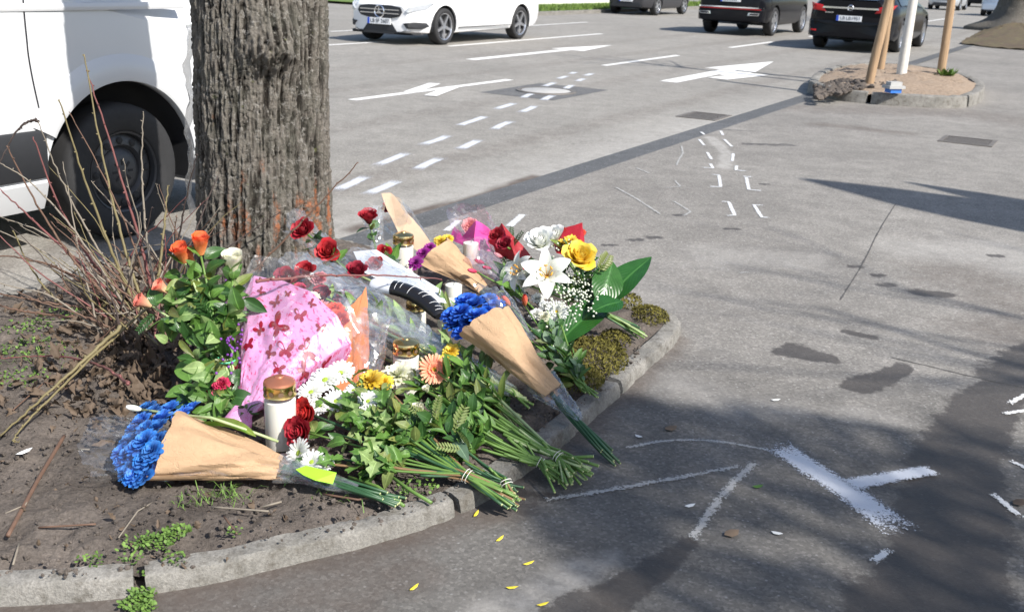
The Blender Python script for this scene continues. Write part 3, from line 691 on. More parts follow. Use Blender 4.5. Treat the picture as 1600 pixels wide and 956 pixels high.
        if S.get('spokes', 5):
            b.lathe([(0, h * .72), (rr * .17, h * .70), (rr * .21, h * .4)], 20)
            for i in range(S.get('spokes', 5)):
                a = i * 2 * math.pi / S.get('spokes', 5) + .35; Mr = Matrix.Rotation(a, 4, 'Z')
                for off in (S.get('split', 0), -S.get('split', 0)) if S.get('split') else (0,):
                    b.prism([(rr * .12, -.03 + off), (rr * .95, -.022 + off * 2.2), (rr * .95, .022 + off * 2.2), (rr * .12, .03 + off)], h * .4, h * .74, Mr)
            ob('rim', autosmooth(b.mesh('rim')), M_ALLOY, t, Mw)
        else:
            b.lathe([(0, h * .75), (rr * .38, h * .72), (rr * .5, h * .62), (rr * .58, h * .45), (rr * .66, h * .66), (rr * .86, h * .62), (rr * .94, h * .5)], 40)
            ob('rim', autosmooth(b.mesh('rim'), 50), M_DARKRIM, t, Mw)
            for i in range(12):
                a = i * math.pi / 6; bb = MB().lathe([(0, h * .70), (.016, h * .69), (.02, h * .66)], 10, Matrix.Translation((rr * .76 * math.cos(a), rr * .76 * math.sin(a), .002))); ob('rim_hole', bb.mesh('rim_hole'), M_TYRE, t, Mw)
            for i in range(8):
                a = i * math.pi / 4; bb = MB().box(rr * .16, rr * .30, -.006, .006, h * .742, h * .765, Matrix.Rotation(a, 4, 'Z')); ob('cap_rib', bb.mesh('cap_rib', False), M_TYRE, t, Mw)
        # dark liner of the wheel arch
        rl = r + S.get('gap', .055) - .006
        b = MB(); n = 28; V = []
        for i in range(n + 1):
            a = R(-14) + R(208) * i / n; x, z = wx + rl * math.cos(a), r + rl * math.sin(a); V += [(wx, sg * (s.W - .262), r), (x, sg * (s.W - .262), z), (x, sg * (s.W - .03), z)]
        b.add(V, gridF(n + 1, 3)); ob('arch_liner', b.mesh('arch_liner'), M_BLK, s.t, s.M)
    def windows(s):
        S = s.S; tab = [x for x in s.xs if interp(S['top'], x) - interp(S['sh'], x) > .30]
        if len(tab) < 4: return
        xa, xb = tab[0], tab[-1]; mid = (xa + xb) / 2
        for sg in (-1, 1):
            for (a, b_) in ((xa + .05, mid - .03), (mid + .03, xb - .05)):
                bb = MB(); n = 8; V = []
                for i in range(n + 1):
                    x = a + (b_ - a) * i / n; sec = s.section(x); p7, p8, p9 = sec[7], sec[8], sec[9]
                    for (y, z) in ((p7[0] - .01, p7[1] + .02), p8, (p9[0], p9[1] - .02)): V.append((x, sg * (y + .012), z))
                bb.add(V, gridF(n + 1, 3)); s.part('side_window', bb, M_CGLASS)
        for (xe, rng) in (('rear', [x for x in s.xs if x <= tab[0] + .1]), ('front', [x for x in s.xs if x >= tab[-1] - .1])):
            xs_ = [x for x in rng if interp(S['top'], x) - interp(S['sh'], x) > .06 and abs(x - (tab[0] if xe == 'rear' else tab[-1])) < 1.1]
            if len(xs_) < 3: continue
            V = []
            for x in xs_:
                sec = s.section(x)
                for f in (-.86, -.4, 0, .4, .86): V.append((x, f * sec[9][0], interp(S['top'], x) + .012))
            s.part('rear_screen' if xe == 'rear' else 'windscreen', MB().add(V, gridF(len(xs_), 5)), M_CGLASS)
    def plate(s, txt, z, front, off=.03, y0=0.):
        sg = 1 if front else -1; x = s.endx(0, front) + sg * off
        b = MB().box(x - .01, x + .006, y0 - .26, y0 + .26, z - .055, z + .055); pl = s.part('number_plate', b, M_PLATE, None, False)
        Mt = s.M @ Matrix(((0, 0, sg, x + sg * .008 if sg > 0 else x - .012), (sg, 0, 0, y0 + sg * .02), (0, 1, 0, z), (0, 0, 0, 1)))
        if txt is None:      # lettering too blurred to read: plain dark strokes
            for q in range(8): s.part('plate_stroke', MB().box(x - .0125, x + .0085, y0 - .16 + .045 * q, y0 - .14 + .045 * q, z - .035, z + .035), M_DARKRIM, pl, False)
        words = [text_mesh(w_, .095) for w_ in (txt or '').split()]; ws = [max(v_.co.x for v_ in m_.vertices) - min(v_.co.x for v_ in m_.vertices) for m_ in words]; xx = -(sum(ws) + .03 * (len(ws) - 1)) / 2
        for m_, w_ in zip(words, ws): ob('plate_text', m_, M_INK, pl, Mt @ Matrix.Translation((xx + w_ / 2, 0, 0))); xx += w_ + .03
        ya = y0 - sg * .26; b = MB().box(x - .0125, x + .0085, min(ya, ya + sg * .05), max(ya, ya + sg * .05), z - .054, z + .054); s.part('plate_band', b, M_PBLUE, pl, False)

def bumps(c, pts, z0, z1, name, mat, front, off=.03):
    return c.patch(name, pts, mat, front, off)
SEDAN = dict(W=1.81, wb=2.84, ro=.98, fo=.82, wr=.33, spokes=5, rim=.73, bot=[(-.98, .30), (-.5, .22), (3.0, .18), (3.66, .22)], sh=[(-.98, .86), (0, .93), (2.2, .90), (2.9, .80), (3.66, .62)],
             top=[(-.98, .98), (-.62, 1.06), (.05, 1.36), (.6, 1.44), (1.35, 1.43), (2.15, 1.05), (2.9, .95), (3.5, .80), (3.66, .70)], fr=(.85, .30), rr=(.5, .16))
hM = -dV; lM = Vector((-hM.y, hM.x, 0))
N0 = Vector((-1.511, 19.82, ROADZ)) + dV * .0
c = Car('parked_sedan' if False else 'white_sedan', 'white saloon car facing left with star badge on its black grille', N0 - hM * 2.84 - lM * .82, hM, SEDAN, P_WHITE)
g = c.patch('grille', [(-.46, .66), (-.50, .58), (-.44, .50), (-.25, .46), (.25, .46), (.44, .50), (.50, .58), (.46, .66), (.25, .69), (-.25, .69)], M_BLK, True, .015)
for z in (.545, .61): c.part('grille_bar', MB().box(c.x1 + .015, c.x1 + .03, -.44, .44, z - .008, z + .008), M_CHROME, g, False)
Ms = Matrix.Translation((c.x1 + .03, 0, .575)) @ Matrix.Rotation(math.pi / 2, 4, 'Y'); b = MB(); b.lathe([(.092, 0), (.105, .012), (.118, 0)], 32, Ms)
for i in range(3):
    a = i * 2 * math.pi / 3 + math.pi; b.prism([(.008, -.018), (.10, 0), (.008, .018)], -.004, .012, Ms @ Matrix.Rotation(a, 4, 'Z'))
c.part('star_badge', b, M_CHROME, g)
for sg in (-1, 1):
    c.patch('headlight', [(sg * .56, .60), (sg * .62, .57), (sg * .80, .64), (sg * .855, .74), (sg * .82, .765), (sg * .66, .70)], M_LAMP, True, .010)
    c.patch('air_intake', [(sg * .52, .385), (sg * .60, .30), (sg * .76, .29), (sg * .82, .34), (sg * .80, .40), (sg * .70, .415)], M_BLK, True, .010)
c.patch('lower_grille', [(-.40, .21), (.40, .21), (.27, .37), (-.27, .37)], M_BLK, True, .012)
c.patch('front_splitter', [(-.78, .185), (.78, .185), (.74, .225), (-.74, .225)], M_BLK, True, .03)
c.plate('LB SF 2607', .405, True, .035)
for sg in (-1, 1): c.part('sill_line', MB().box(.45, 2.4, sg * (c.W - .004) - .006, sg * (c.W - .004) + .006, .30, .315), M_DARKRIM, None, False)

SUV = dict(W=1.84, wb=2.70, ro=.92, fo=.90, wr=.355, spokes=5, split=.018, rim=.70, bot=[(-.92, .34), (0, .24), (2.7, .24), (3.6, .30)], sh=[(-.92, .98), (1.5, 1.02), (2.7, .98), (3.6, .80)],
           top=[(-.92, 1.30), (-.7, 1.52), (-.2, 1.66), (1.3, 1.66), (2.05, 1.12), (2.9, 1.05), (3.6, .86)], rr=(.45, .15))
c = Car('black_suv', 'black SUV with chrome exhaust trims seen from behind', Vector((6.328, 27.387, ROADZ)) + nV * .79, dV, SUV, P_BLACK)
c.patch('rear_bumper', [(-.86, .36), (.86, .36), (.88, .66), (-.88, .66)], P_BLACK, False, .05)
c.patch('red_reflector_strip', [(-.80, .640), (.80, .640), (.80, .662), (-.80, .662)], M_RED, False, .062); c.patch('chrome_strip', [(-.84, .672), (.84, .672), (.84, .70), (-.84, .70)], M_CHROME, False, .058)
for sg in (-1, 1):
    o = c.patch('exhaust_trim', [(sg * .48, .50), (sg * .76, .50), (sg * .80, .57), (sg * .50, .57)], M_CHROME, False, .058); c.patch('exhaust_slot', [(sg * .52, .515), (sg * .74, .515), (sg * .765, .555), (sg * .535, .555)], M_INK, False, .064, .03, o)
    c.patch('tail_lamp', [(sg * .48, .98), (sg * .84, .98), (sg * .86, 1.10), (sg * .46, 1.08)], M_RED, False, .02)
c.plate(None, .87, False, .03)
OPEL = dict(W=1.85, wb=2.74, ro=1.06, fo=1.02, wr=.335, spokes=5, split=.02, rim=.70, bot=[(-1.06, .30), (-.4, .20), (2.9, .19), (3.76, .24)], sh=[(-1.06, .90), (0, .95), (2.2, .92), (2.9, .82), (3.76, .64)],
            top=[(-1.06, 1.05), (-.80, 1.10), (-.1, 1.36), (.6, 1.47), (1.35, 1.46), (2.15, 1.08), (2.9, .97), (3.6, .82), (3.76, .72)], rr=(.55, .18))
c = Car('black_hatchback', 'black saloon car with chrome tailgate bar seen behind the stakes', Vector((8.038, 22.925, ROADZ)) + nV * .80, dV, OPEL, P_BLACK)
c.patch('rear_bumper', [(-.86, .30), (.86, .30), (.90, .62), (-.90, .62)], P_BLACK, False, .05)
c.patch('chrome_bar', [(-.58, .868), (.58, .868), (.56, .905), (-.56, .905)], M_CHROME, False, .03)
Mb = Matrix.Translation((c.x0 - .035, 0, .89)) @ Matrix.Rotation(-math.pi / 2, 4, 'Y'); b = MB().lathe([(.045, 0), (.055, .012), (.065, 0)], 24, Mb); b.box(-.004, .004, -.05, .05, 0, .01, Mb); c.part('badge', b, M_CHROME)
for sg in (-1, 1):
    c.patch('tail_lamp', [(sg * .50, .80), (sg * .80, .83), (sg * .88, .98), (sg * .58, .93)], M_RED, False, .022); c.patch('lower_reflector', [(sg * .66, .40), (sg * .80, .40), (sg * .80, .43), (sg * .66, .43)], M_RED, False, .055)
c.plate('LB LB 1951', .68, False, .055)
Mt = c.M @ Matrix(((0, 0, -1, c.x0 - .028), (-1, 0, 0, .42), (0, 1, 0, .785), (0, 0, 0, 1)))
for j in range(8): c.part('model_lettering', MB().box(c.x0 - .03, c.x0 - .02, .34 + j * .022, .355 + j * .022, .775, .797), M_CHROME, None, False)

SMALL = dict(W=1.76, wb=2.54, ro=.70, fo=.85, wr=.32, spokes=6, rim=.68, bot=[(-.7, .30), (0, .22), (2.6, .2), (3.4, .26)], sh=[(-.7, .92), (1.2, .95), (2.5, .88), (3.4, .66)],
             top=[(-.7, 1.15), (-.45, 1.40), (.2, 1.52), (1.2, 1.50), (1.95, 1.08), (2.7, .98), (3.39, .76)], fr=(.8, .28))
def oncoming(name, label, N0, S, pm, plate=None):
    c = Car(name, label, N0 - hM * S['wb'] - lM * (S['W'] / 2 - .10), hM, S, pm)
    c.patch('grille', [(-.36, .56), (.36, .56), (.42, .68), (-.42, .68)], M_BLK, True, .012); c.patch('lower_grille', [(-.6, .26), (.6, .26), (.5, .42), (-.5, .42)], M_BLK, True, .012)
    for sg in (-1, 1): c.patch('headlight', [(sg * .50, .64), (sg * .80, .68), (sg * .85, .78), (sg * .58, .74)], M_LAMP, True, .01)
    if plate: c.plate(None, .50, True, .03)
    return c
oncoming('dark_hatchback', 'dark grey hatchback facing left beside the grass verge', at(1024, 24.5, ROADZ), SMALL, P_GREY, 'blurred')
oncoming('silver_car', 'silver car with a black lower bumper coming past the black saloon', at(1497, 17, ROADZ), SMALL, P_SILV)
def leaving(name, label, RL, S, pm):
    c = Car(name, label, RL - nV * (S['W'] / 2 - .10), dV, S, pm); c.patch('rear_bumper', [(-.82, .32), (.82, .32), (.84, .6), (-.84, .6)], pm, False, .05)
    for sg in (-1, 1): c.patch('tail_lamp', [(sg * .55, .78), (sg * .82, .80), (sg * .84, 1.0), (sg * .62, .98)], M_RED, False, .02)
    return c
leaving('pale_blue_car', 'pale blue car disappearing behind the far tree trunk', at(1535, 25, ROADZ), SMALL, P_BLUS)
leaving('distant_black_car', 'distant black car between the silver and pale blue cars', at(1505, 10.5, ROADZ), SMALL, P_BLACK)

# delivery van passing behind the tree
VAN = dict(W=2.02, wb=3.6, ro=1.35, fo=1.02, wr=.352, spokes=0, rim=.60, gap=.115, rw=.88, bot=[(-1.35, .36), (0, .24), (3.6, .22), (4.62, .26)], sh=[(-1.35, 1.35), (3.0, 1.32), (3.9, 1.12), (4.62, .92)],
           top=[(-1.35, 2.55), (-1.2, 2.62), (2.4, 2.62), (3.0, 2.2), (3.7, 1.38), (4.4, 1.16), (4.62, 1.05)], fr=(.3, .14), rr=(.2, .06))
wv = Vector((-2.037, 5.276, ROADZ)); v = Car('delivery_van', 'white delivery van with black side cladding passing behind the tree', wv - dV * 3.6 + nV * .995, dV, VAN, P_VANW, 'van', None)
yS = -v.W
def side(z):   # outer skin of the van's right side at height z (sections are near-vertical there)
    sec = v.section(2.4); return -float(np.interp(z, [q[1] for q in sec[2:8]], [q[0] for q in sec[2:8]]))
def sidestrip(name, x0, x1, z0, z1, mat, out=.012, parent=None):
    b = MB(); n = 24; V = []
    for i in range(n + 1):
        x = x0 + (x1 - x0) * i / n
        for z, o_ in ((z0, -.02), (z0, out), (z0 + .012, out + .006), ((z0 + z1) / 2, out + .006), (z1 - .012, out + .006), (z1, out), (z1, -.02)): V.append((x, side(z) - o_, z))
    b.add(V, list(map(tuple, gridF(n + 1, 7))) + [tuple(range(7)), tuple(range(n * 7, n * 7 + 7))[::-1]]); return v.part(name, b, mat, parent)
sidestrip('side_cladding', .55, 3.135, .395, .625, M_BLK, .014); sidestrip('side_sill', .56, 3.135, .235, .385, P_VANW, .010)
sidestrip('body_crease', .5, 4.05, 1.165, 1.20, P_VANW, .004)
# flared wheel-arch lip
def flare(wx, a0, a1, r0, r1, out, name, mat):
    b = MB(); V = []; n = 36
    for i in range(n + 1):
        a = a0 + (a1 - a0) * i / n
        for r, o_ in ((r0, -.03), (r0, out * .7), (r0 + .02, out), ((r0 + r1) / 2, out), (r1 - .03, out * .7), (r1, .0), (r1, -.03)):
            z = v.S['wr'] + r * math.sin(a); V.append((wx + r * math.cos(a), side(max(z, .25)) - o_, z))
    b.add(V, list(map(tuple, gridF(n + 1, 7))) + [tuple(range(7)), tuple(range(n * 7, n * 7 + 7))[::-1]]); return v.part(name, b, mat)
flare(3.6, R(8), R(151), .468, .60, .022, 'wheel_arch_lip', P_VANW); flare(0, R(8), R(172), .468, .60, .022, 'wheel_arch_lip', P_VANW)
b = MB(); V = []
for i in range(30):
    z = .64 + i * .022; x = 3.115 - .02 * math.sin(i * .11) + (.05 * max(0, (.98 - z)) if z < .98 else 0)
    if ((x - 3.6) ** 2 + (z - .352) ** 2) ** .5 < .60: continue
    V += [(x - .004, side(z) - .0015, z), (x + .004, side(z) - .0015, z)]
b.add(V, gridF(len(V) // 2, 2)); v.part('door_seam', b, M_INK, None, False)
b = MB().box(4.05, 4.66, -v.W + .02, v.W - .02, .24, .62); v.part('front_bumper', b, M_BLK)

# clear plastic sheet standing out from the left edge of the trunk
N = NT('clear_plastic_sleeve'); N.done((.55, .57, .6), .12, None, 0, .6, Alpha=.72, Transmission_Weight=.2); M_SLEEVE = N.m
pts = []
for i in range(26):
    y = 40 + i * (295 / 25); p = atY(291 + 3 * math.sin(i * .8) + 2 * math.sin(i * 2.1) + i * .15, y, 4.36); pts.append(p)
V = []
for i, p in enumerate(pts):
    w = .035 + .012 * math.sin(i * .9); V += [p + Vector((-w * .25, .10, 0)), p + Vector((-.004, .0, 0)), p + Vector((w * .55, -.07, 0))]
o = ob('plastic_sheet', mesh('plastic_sheet', V, gridF(len(pts), 3)), M_SLEEVE); tag(o, 'rippled clear plastic sheet along the left edge of the thick trunk', 'plastic sheet')
# ------------------------------------------------------------------ young tree in its own bed, stakes
isl = [at(x, y) for x, y in [(1262, 143), (1300, 157), (1360, 163), (1420, 167), (1480, 170), (1515, 168), (1535, 158), (1537, 147), (1525, 137), (1490, 124), (1440, 116), (1370, 110), (1310, 113), (1270, 128)]]
cen = sum(isl, Vector()) / len(isl)
lp2 = resample(smoothpath(isl + isl[:1], 2), .06)
ik = thing('young_tree_kerb', 'pale concrete kerb stones round the staked young tree', 'kerb', isl[2])
SEC2 = [(0.012, -.05), (0.0, .12), (-.006, .135), (-.02, .142), (-.10, .142), (-.12, .135), (-.125, -.05)]
n2 = len(lp2); fr0 = 0; k2 = 9
orient = sum((lp2[i].x * lp2[(i + 1) % n2].y - lp2[(i + 1) % n2].x * lp2[i].y) for i in range(n2))
path2 = lp2 if orient > 0 else lp2[::-1]
for q in range(k2):
    i0 = int(q * n2 / k2); i1 = min(n2 - 1, int((q + 1) * n2 / k2)); sweep_stone(i0, i1 - (0 if q == k2 - 1 else 0) - 1 + (1 if q == k2 - 1 else 0), 'kerb_stone', ik, SEC2, path2, 1., q)
# sandy mound
V = []; F = []; ring = 14; m = len(isl) * 4
o2 = resample(isl + isl[:1], .2); m = len(o2)
for r_ in range(ring + 1):
    f = 1 - r_ / ring
    for p in o2:
        q = cen + (p - cen) * (f * .955 + .0); V.append((q.x, q.y, .10 + .13 * (1 - f ** 2.2) + float(fbm(q.x * 6, q.y * 6, 0, 4, 5)) * .03 * min(1, 3 * (1 - f) + .3)))
N = NT('sandy_soil'); p = N.pos(); f_ = N.noise(p, 30, 5, .75)
M_SAND = N.done(N.ramp(f_, [(.28, (.12, .085, .06)), (.5, (.30, .225, .16)), (.75, (.42, .33, .25))]), .95, N.bump(f_, 1., .02))
ob('young_tree_soil', mesh('young_tree_soil', V, gridF(ring + 1, m)), M_SAND, kind='structure')
# clods and dead ground cover at the road-side end
rs = np.random.RandomState(8); cV = []; cF = []
def clod(c, s, V=None, F=None):
    n0 = len(cV); ico = [(0, 0, 1), (.9, 0, .45), (.28, .85, .45), (-.72, .53, .45), (-.72, -.53, .45), (.28, -.85, .45), (.72, .53, -.45), (-.28, .85, -.45), (-.9, 0, -.45), (-.28, -.85, -.45), (.72, -.53, -.45), (0, 0, -1)]
    for a in ico: cV.append((c.x + a[0] * s * rs.uniform(.6, 1.3), c.y + a[1] * s * rs.uniform(.6, 1.3), c.z + a[2] * s * rs.uniform(.5, 1.)))
    for f in [(0, 1, 2), (0, 2, 3), (0, 3, 4), (0, 4, 5), (0, 5, 1), (1, 6, 2), (2, 7, 3), (3, 8, 4), (4, 9, 5), (5, 10, 1), (6, 7, 2), (7, 8, 3), (8, 9, 4), (9, 10, 5), (10, 6, 1), (11, 7, 6), (11, 8, 7), (11, 9, 8), (11, 10, 9), (11, 6, 10)]: cF.append(tuple(i + n0 for i in f))
for i in range(420):
    u = rs.uniform(0, 1); p = at(1275 + 75 * u + rs.uniform(-10, 60) * u, 142 - 22 * u + rs.uniform(-8, 12), .1 + .08 * u); clod(p, rs.uniform(.015, .06))
o = ob('clods', mesh('clods', cV, cF, False), M_SOIL, kind='stuff'); tag(o, 'crumbled dark soil clods on the young tree bed', 'soil clods')
M_STAKE = NT('stake_wood'); _p = M_STAKE.coord(); _n = M_STAKE.node('ShaderNodeMapping', i_Vector=_p, i_Scale=(30., 30., 1.5)).outputs[0]; _f = M_STAKE.noise(_n, 1.5, 4, .7)
M_STAKE = M_STAKE.done(M_STAKE.ramp(_f, [(.25, (.20, .13, .075)), (.6, (.40, .27, .16)), (.8, (.50, .36, .23))]), .8, M_STAKE.bump(_f, .4, .004))
def stake(name, label, b0, t0, r, z0, H, mat=None, lean=0, group='wooden stakes of the young tree'):
    p = at(*b0, z0); q = atY(*t0, p.y); dr = (q - p).normalized(); dr = (dr + Vector((0, lean, 0))).normalized()
    pts = [p - dr * .25 + dr * (H + .25) * i / 10 for i in range(11)]
    b = MB(); k = 11; b.tube([x + Vector((rnd.uniform(-1, 1), rnd.uniform(-1, 1), 0)) * .004 for x in pts], [r * (1 - .12 * i / 10) for i in range(k)], 14)
    o = ob(name, autosmooth(b.mesh(name), 50), mat or M_STAKE)
    return tag(o, label, 'stake', group), p, dr
s1 = stake('wooden_stake', 'grey-brown round stake leaning most, in the crumbled dark soil', (1357, 134), (1389, 0), .058, .15, 2.1)
s2 = stake('wooden_stake', 'round stake behind the leaning grey-brown one', (1375, 116), (1393, 0), .052, .15, 2.1)
s3 = stake('wooden_stake', 'upright round stake carrying the end of the cross rail', (1469, 124), (1486, 8), .060, .15, 1.42)
tp = s3[1] + s3[2] * 1.36; b = MB(); b.tube([tp + Vector((-.75, .42, .10)), tp + Vector((-.3, .16, .06)), tp + Vector((.16, -.05, -.02))], .066, 12)
tag(ob('cross_rail', autosmooth(b.mesh('cross_rail'), 50), M_STAKE), 'horizontal round wooden rail on top of the upright stake', 'rail')
M_LIME = simple('limewashed_bark', (.62, .60, .55), .85, 0, .2, 18, .4, 80)
p = at(1407, 124, .15); q = atY(1427, 0, p.y); dr = (q - p).normalized()
yt = thing('young_tree', 'slender young tree with white-painted trunk between wooden stakes', 'tree', p)
b = MB(); b.tube([p - dr * .2 + dr * 4.4 * i / 16 for i in range(17)], [.072 - .0026 * i for i in range(17)], 12); ob('trunk', b.mesh('trunk'), M_LIME, yt)
b = MB(); R_ = random.Random(12)
for i in range(9): limb(b, p + dr * (2.6 + i * .2), Vector((R_.uniform(-1, 1), R_.uniform(-1, 1), .9)), 1.3, .022, 1, R_)
ob('crown', b.mesh('crown'), M_BARK2, yt)
# small tub left on the sandy soil
p = at(1395, 145, .155); tb = thing('tub', 'small blue tub with a grey lid on the sandy soil', 'tub', p)
b = MB().box(-.075, .075, -.06, .06, 0, .05, Matrix.Translation(p) @ Matrix.Rotation(.3, 4, 'Z')); ob('tub_body', b.mesh('tub_body', False), simple('blue_plastic', (.03, .16, .55), .5), tb)
b = MB().box(-.11, .11, -.08, .08, .05, .085, Matrix.Translation(p) @ Matrix.Rotation(.3, 4, 'Z')); b.box(-.08, .08, -.05, .05, .085, .13, Matrix.Translation(p) @ Matrix.Rotation(.3, 4, 'Z')); ob('lid', b.mesh('lid', False), simple('grey_lid', (.38, .38, .37), .6), tb)
# weed by the right stake
b = MB(); p = at(1478, 122, .18); R_ = random.Random(3)
for i in range(60):
    a = R_.uniform(0, 6.28); e = Vector((math.cos(a), math.sin(a), R_.uniform(.3, 1.6))).normalized(); q = p + Vector((R_.uniform(-.1, .1), R_.uniform(-.06, .06), 0)); r_ = e.cross(Vector((0, 0, 1))).normalized() * .02
    b.add([q, q + e * .09 + r_, q + e * .17, q + e * .09 - r_], [(0, 1, 2, 3)])
M_WEED = NT('weed_green'); M_WEED = M_WEED.done(M_WEED.ramp(M_WEED.noise(M_WEED.pos(), 40, 3), [(.3, (.05, .11, .015)), (.7, (.16, .27, .05))]), .7)
o = ob('weed', b.mesh('weed', False), M_WEED); tag(o, 'small green weed at the foot of the upright stake', 'weed')

# ------------------------------------------------------------------ far tree with its leaf-covered mound
fp = at(1588, 49); ft = thing('far_tree', 'stout tree trunk flaring into a leaf-strewn mound by the kerb', 'tree', fp)
zl2 = np.linspace(-.1, 5, 90); th2 = np.linspace(0, 2 * math.pi, 60, endpoint=False); Z2, T2 = np.meshgrid(zl2, th2, indexing='ij')
sc = fp.y / 25.0
r2 = .46 * sc * (1 + 0 * Z2) + .55 * sc * np.exp(-np.maximum(Z2 - .1, 0) / .26) * (1 + .25 * np.sin(T2 * 5)) + fbm(np.cos(T2) * 6, np.sin(T2) * 6, Z2 * 3, 3, 4) * .03
me = npmesh('trunk', np.stack([(fp.x + r2 * np.cos(T2)).ravel(), (fp.y + r2 * np.sin(T2)).ravel(), Z2.ravel()], 1), gridF(90, 60, True))
attr(me, 'crest', np.clip(.5 + 0 * Z2, 0, 1)); attr(me, 'wound', 0 * Z2); ob('trunk', me, M_BARK, ft)
b = MB(); R_ = random.Random(8)
for i in range(5): a = i * 1.26; limb(b, Vector((fp.x, fp.y, 4.6)), Vector((math.cos(a), math.sin(a), 1.1)), 3.5, .2, 2, R_)
ob('crown', b.mesh('crown'), M_BARK2, ft)
ml = [at(x, y) for x, y in [(1500, 68), (1530, 73), (1570, 77), (1620, 80)]]
V = []; rg = 10
mc = fp.copy(); o3 = [ml[0], ml[1], ml[2], ml[3], fp + dV * -1 + nV * -3.2, fp + dV * 3 + nV * -3, fp + dV * 4 + nV * .6, fp + dV * 1.5 + nV * 1.1]
o3 = resample(smoothpath(o3 + o3[:1], 2), .3)
for r_ in range(rg + 1):
    f = 1 - r_ / rg
    for p in o3:
        q = mc + (p - mc) * f; V.append((q.x, q.y, .02 + .22 * sc * (1 - f) ** 1.1 + float(fbm(q.x * 4, q.y * 4, 0, 3, 6)) * .03))
N = NT('litter_soil'); p = N.pos(); f_ = N.noise(p, 5, 6, .85)
M_LSOIL = N.done(N.ramp(f_, [(.3, (.03, .024, .018)), (.48, (.10, .065, .042)), (.56, (.09, .085, .03)), (.66, (.24, .16, .11)), (.8, (.36, .29, .23))]), .95, N.bump(f_, 1., .03))
ob('far_tree_mound', mesh('far_tree_mound', V, gridF(rg + 1, len(o3))), M_LSOIL, kind='structure')
# low wall and hedge across the road
M_WALL = simple('rendered_wall', (.62, .61, .58), .9, 0, .15, 3, .3, 40)
tag(ob('boundary_wall', MB().box(22, 45, 16.9, 17.2, 0, 1.3, Matrix.Translation(O) @ Matrix(((dV.x, nV.x, 0, 0), (dV.y, nV.y, 0, 0), (0, 0, 1, 0), (0, 0, 0, 1)))).mesh('boundary_wall', False), M_WALL), 'long pale rendered wall behind the grass verge across the road', 'wall')

# ------------------------------------------------------------------ trees outside the picture whose shade falls into it
shx, shy = .74, -.672
def shade_src(x, y, k): return Vector((x + shx * k, y + shy * k, k * math.tan(SUN_EL)))
t1 = shade_src(.02, 3.25, 8.6); pt = thing('columnar_evergreen', 'columnar evergreen tree standing beside the pavement behind the viewer', 'tree', (t1.x, t1.y, 0))
b = MB(); b.tube([Vector((t1.x + .03 * math.sin(i), t1.y, i * .62)) for i in range(13)], [.15 - .0105 * i for i in range(13)], 10); ob('trunk', b.mesh('trunk'), M_BARK2, pt)
b = MB(); R_ = random.Random(21); Ht = t1.z; lv = []; lf = []
for i in range(7500):
    z = R_.uniform(1.6, Ht); g = min(1., (Ht - z) / .9); rr = (.92 * g + .05) * (.9 + .2 * math.sin(z * 5)) * math.sqrt(R_.uniform(.12, 1)); a = R_.uniform(0, 6.283)
    p = Vector((t1.x + math.cos(a) * rr, t1.y + math.sin(a) * rr, z)); u = Vector((math.cos(a) * .5 + R_.gauss(0, .3), math.sin(a) * .5 + R_.gauss(0, .3), 1)).normalized() * R_.uniform(.05, .12); w = u.cross(Vector((R_.gauss(0, 1), R_.gauss(0, 1), R_.gauss(0, 1)))).normalized() * .022
    n0 = len(lv); lv += [p - u, p + w, p + u, p - w]; lf.append((n0, n0 + 1, n0 + 2, n0 + 3))
ob('crown', mesh('crown', lv, lf, False), simple('evergreen_needles', (.03, .065, .02), .7, 0, .3, 20), pt)
t2 = shade_src(2.15, 7.62, 6.9); pb = Vector((t2.x, t2.y, 0)); pt = thing('pollarded_tree', 'pollarded bare tree with stubby tapered limbs to the right of the pavement', 'tree', pb)
b = MB(); b.tube([pb + Vector((.02 * math.sin(i * 2), 0, t2.z * i / 14)) for i in range(15)], [.34, .34, .34, .35, .37, .40, .43, .46, .48, .49, .47, .43, .34, .21, .04], 12); ob('trunk', b.mesh('trunk'), M_BARK2, pt)
b = MB(); e2 = shade_src(2.93, 7.66, 6.1); m_ = pb + Vector((.2, .4, 4.4))
b.tube(bezier(pb + Vector((0, 0, 3.4)), m_, e2, 12), [.24, .24, .24, .24, .24, .23, .22, .21, .18, .14, .08, .02], 10)
R_ = random.Random(4)
for i in range(5): limb(b, pb + Vector((0, 0, 1.6 + .3 * i)), Vector((R_.uniform(.2, 1), R_.uniform(-1, .2), .5)), 1.4, .05, 1, R_)
ob('crown', b.mesh('crown'), M_BARK2, pt)

t3 = shade_src(1.75, 4.35, 7.6); pt = thing('bare_street_tree', 'tall bare street tree on the pavement to the right of the viewer', 'tree', (t3.x + .6, t3.y - .5, 0))
b = MB(); q0 = Vector((t3.x + .6, t3.y - .5, 0)); b.tube([q0 + Vector((.02 * math.sin(i), 0, .5 * i)) for i in range(11)], [.16 - .008 * i for i in range(11)], 10); ob('trunk', b.mesh('trunk'), M_BARK2, pt)
b = MB(); R_ = random.Random(33)
for i in range(9): a = i * .7; limb(b, q0 + Vector((0, 0, 4.2 + .1 * i)), Vector((math.cos(a) * .8 - .15, math.sin(a) * .8 + .2, 1.0)), 2.6, .05, 2, R_)
ob('crown', b.mesh('crown'), M_BARK2, pt)
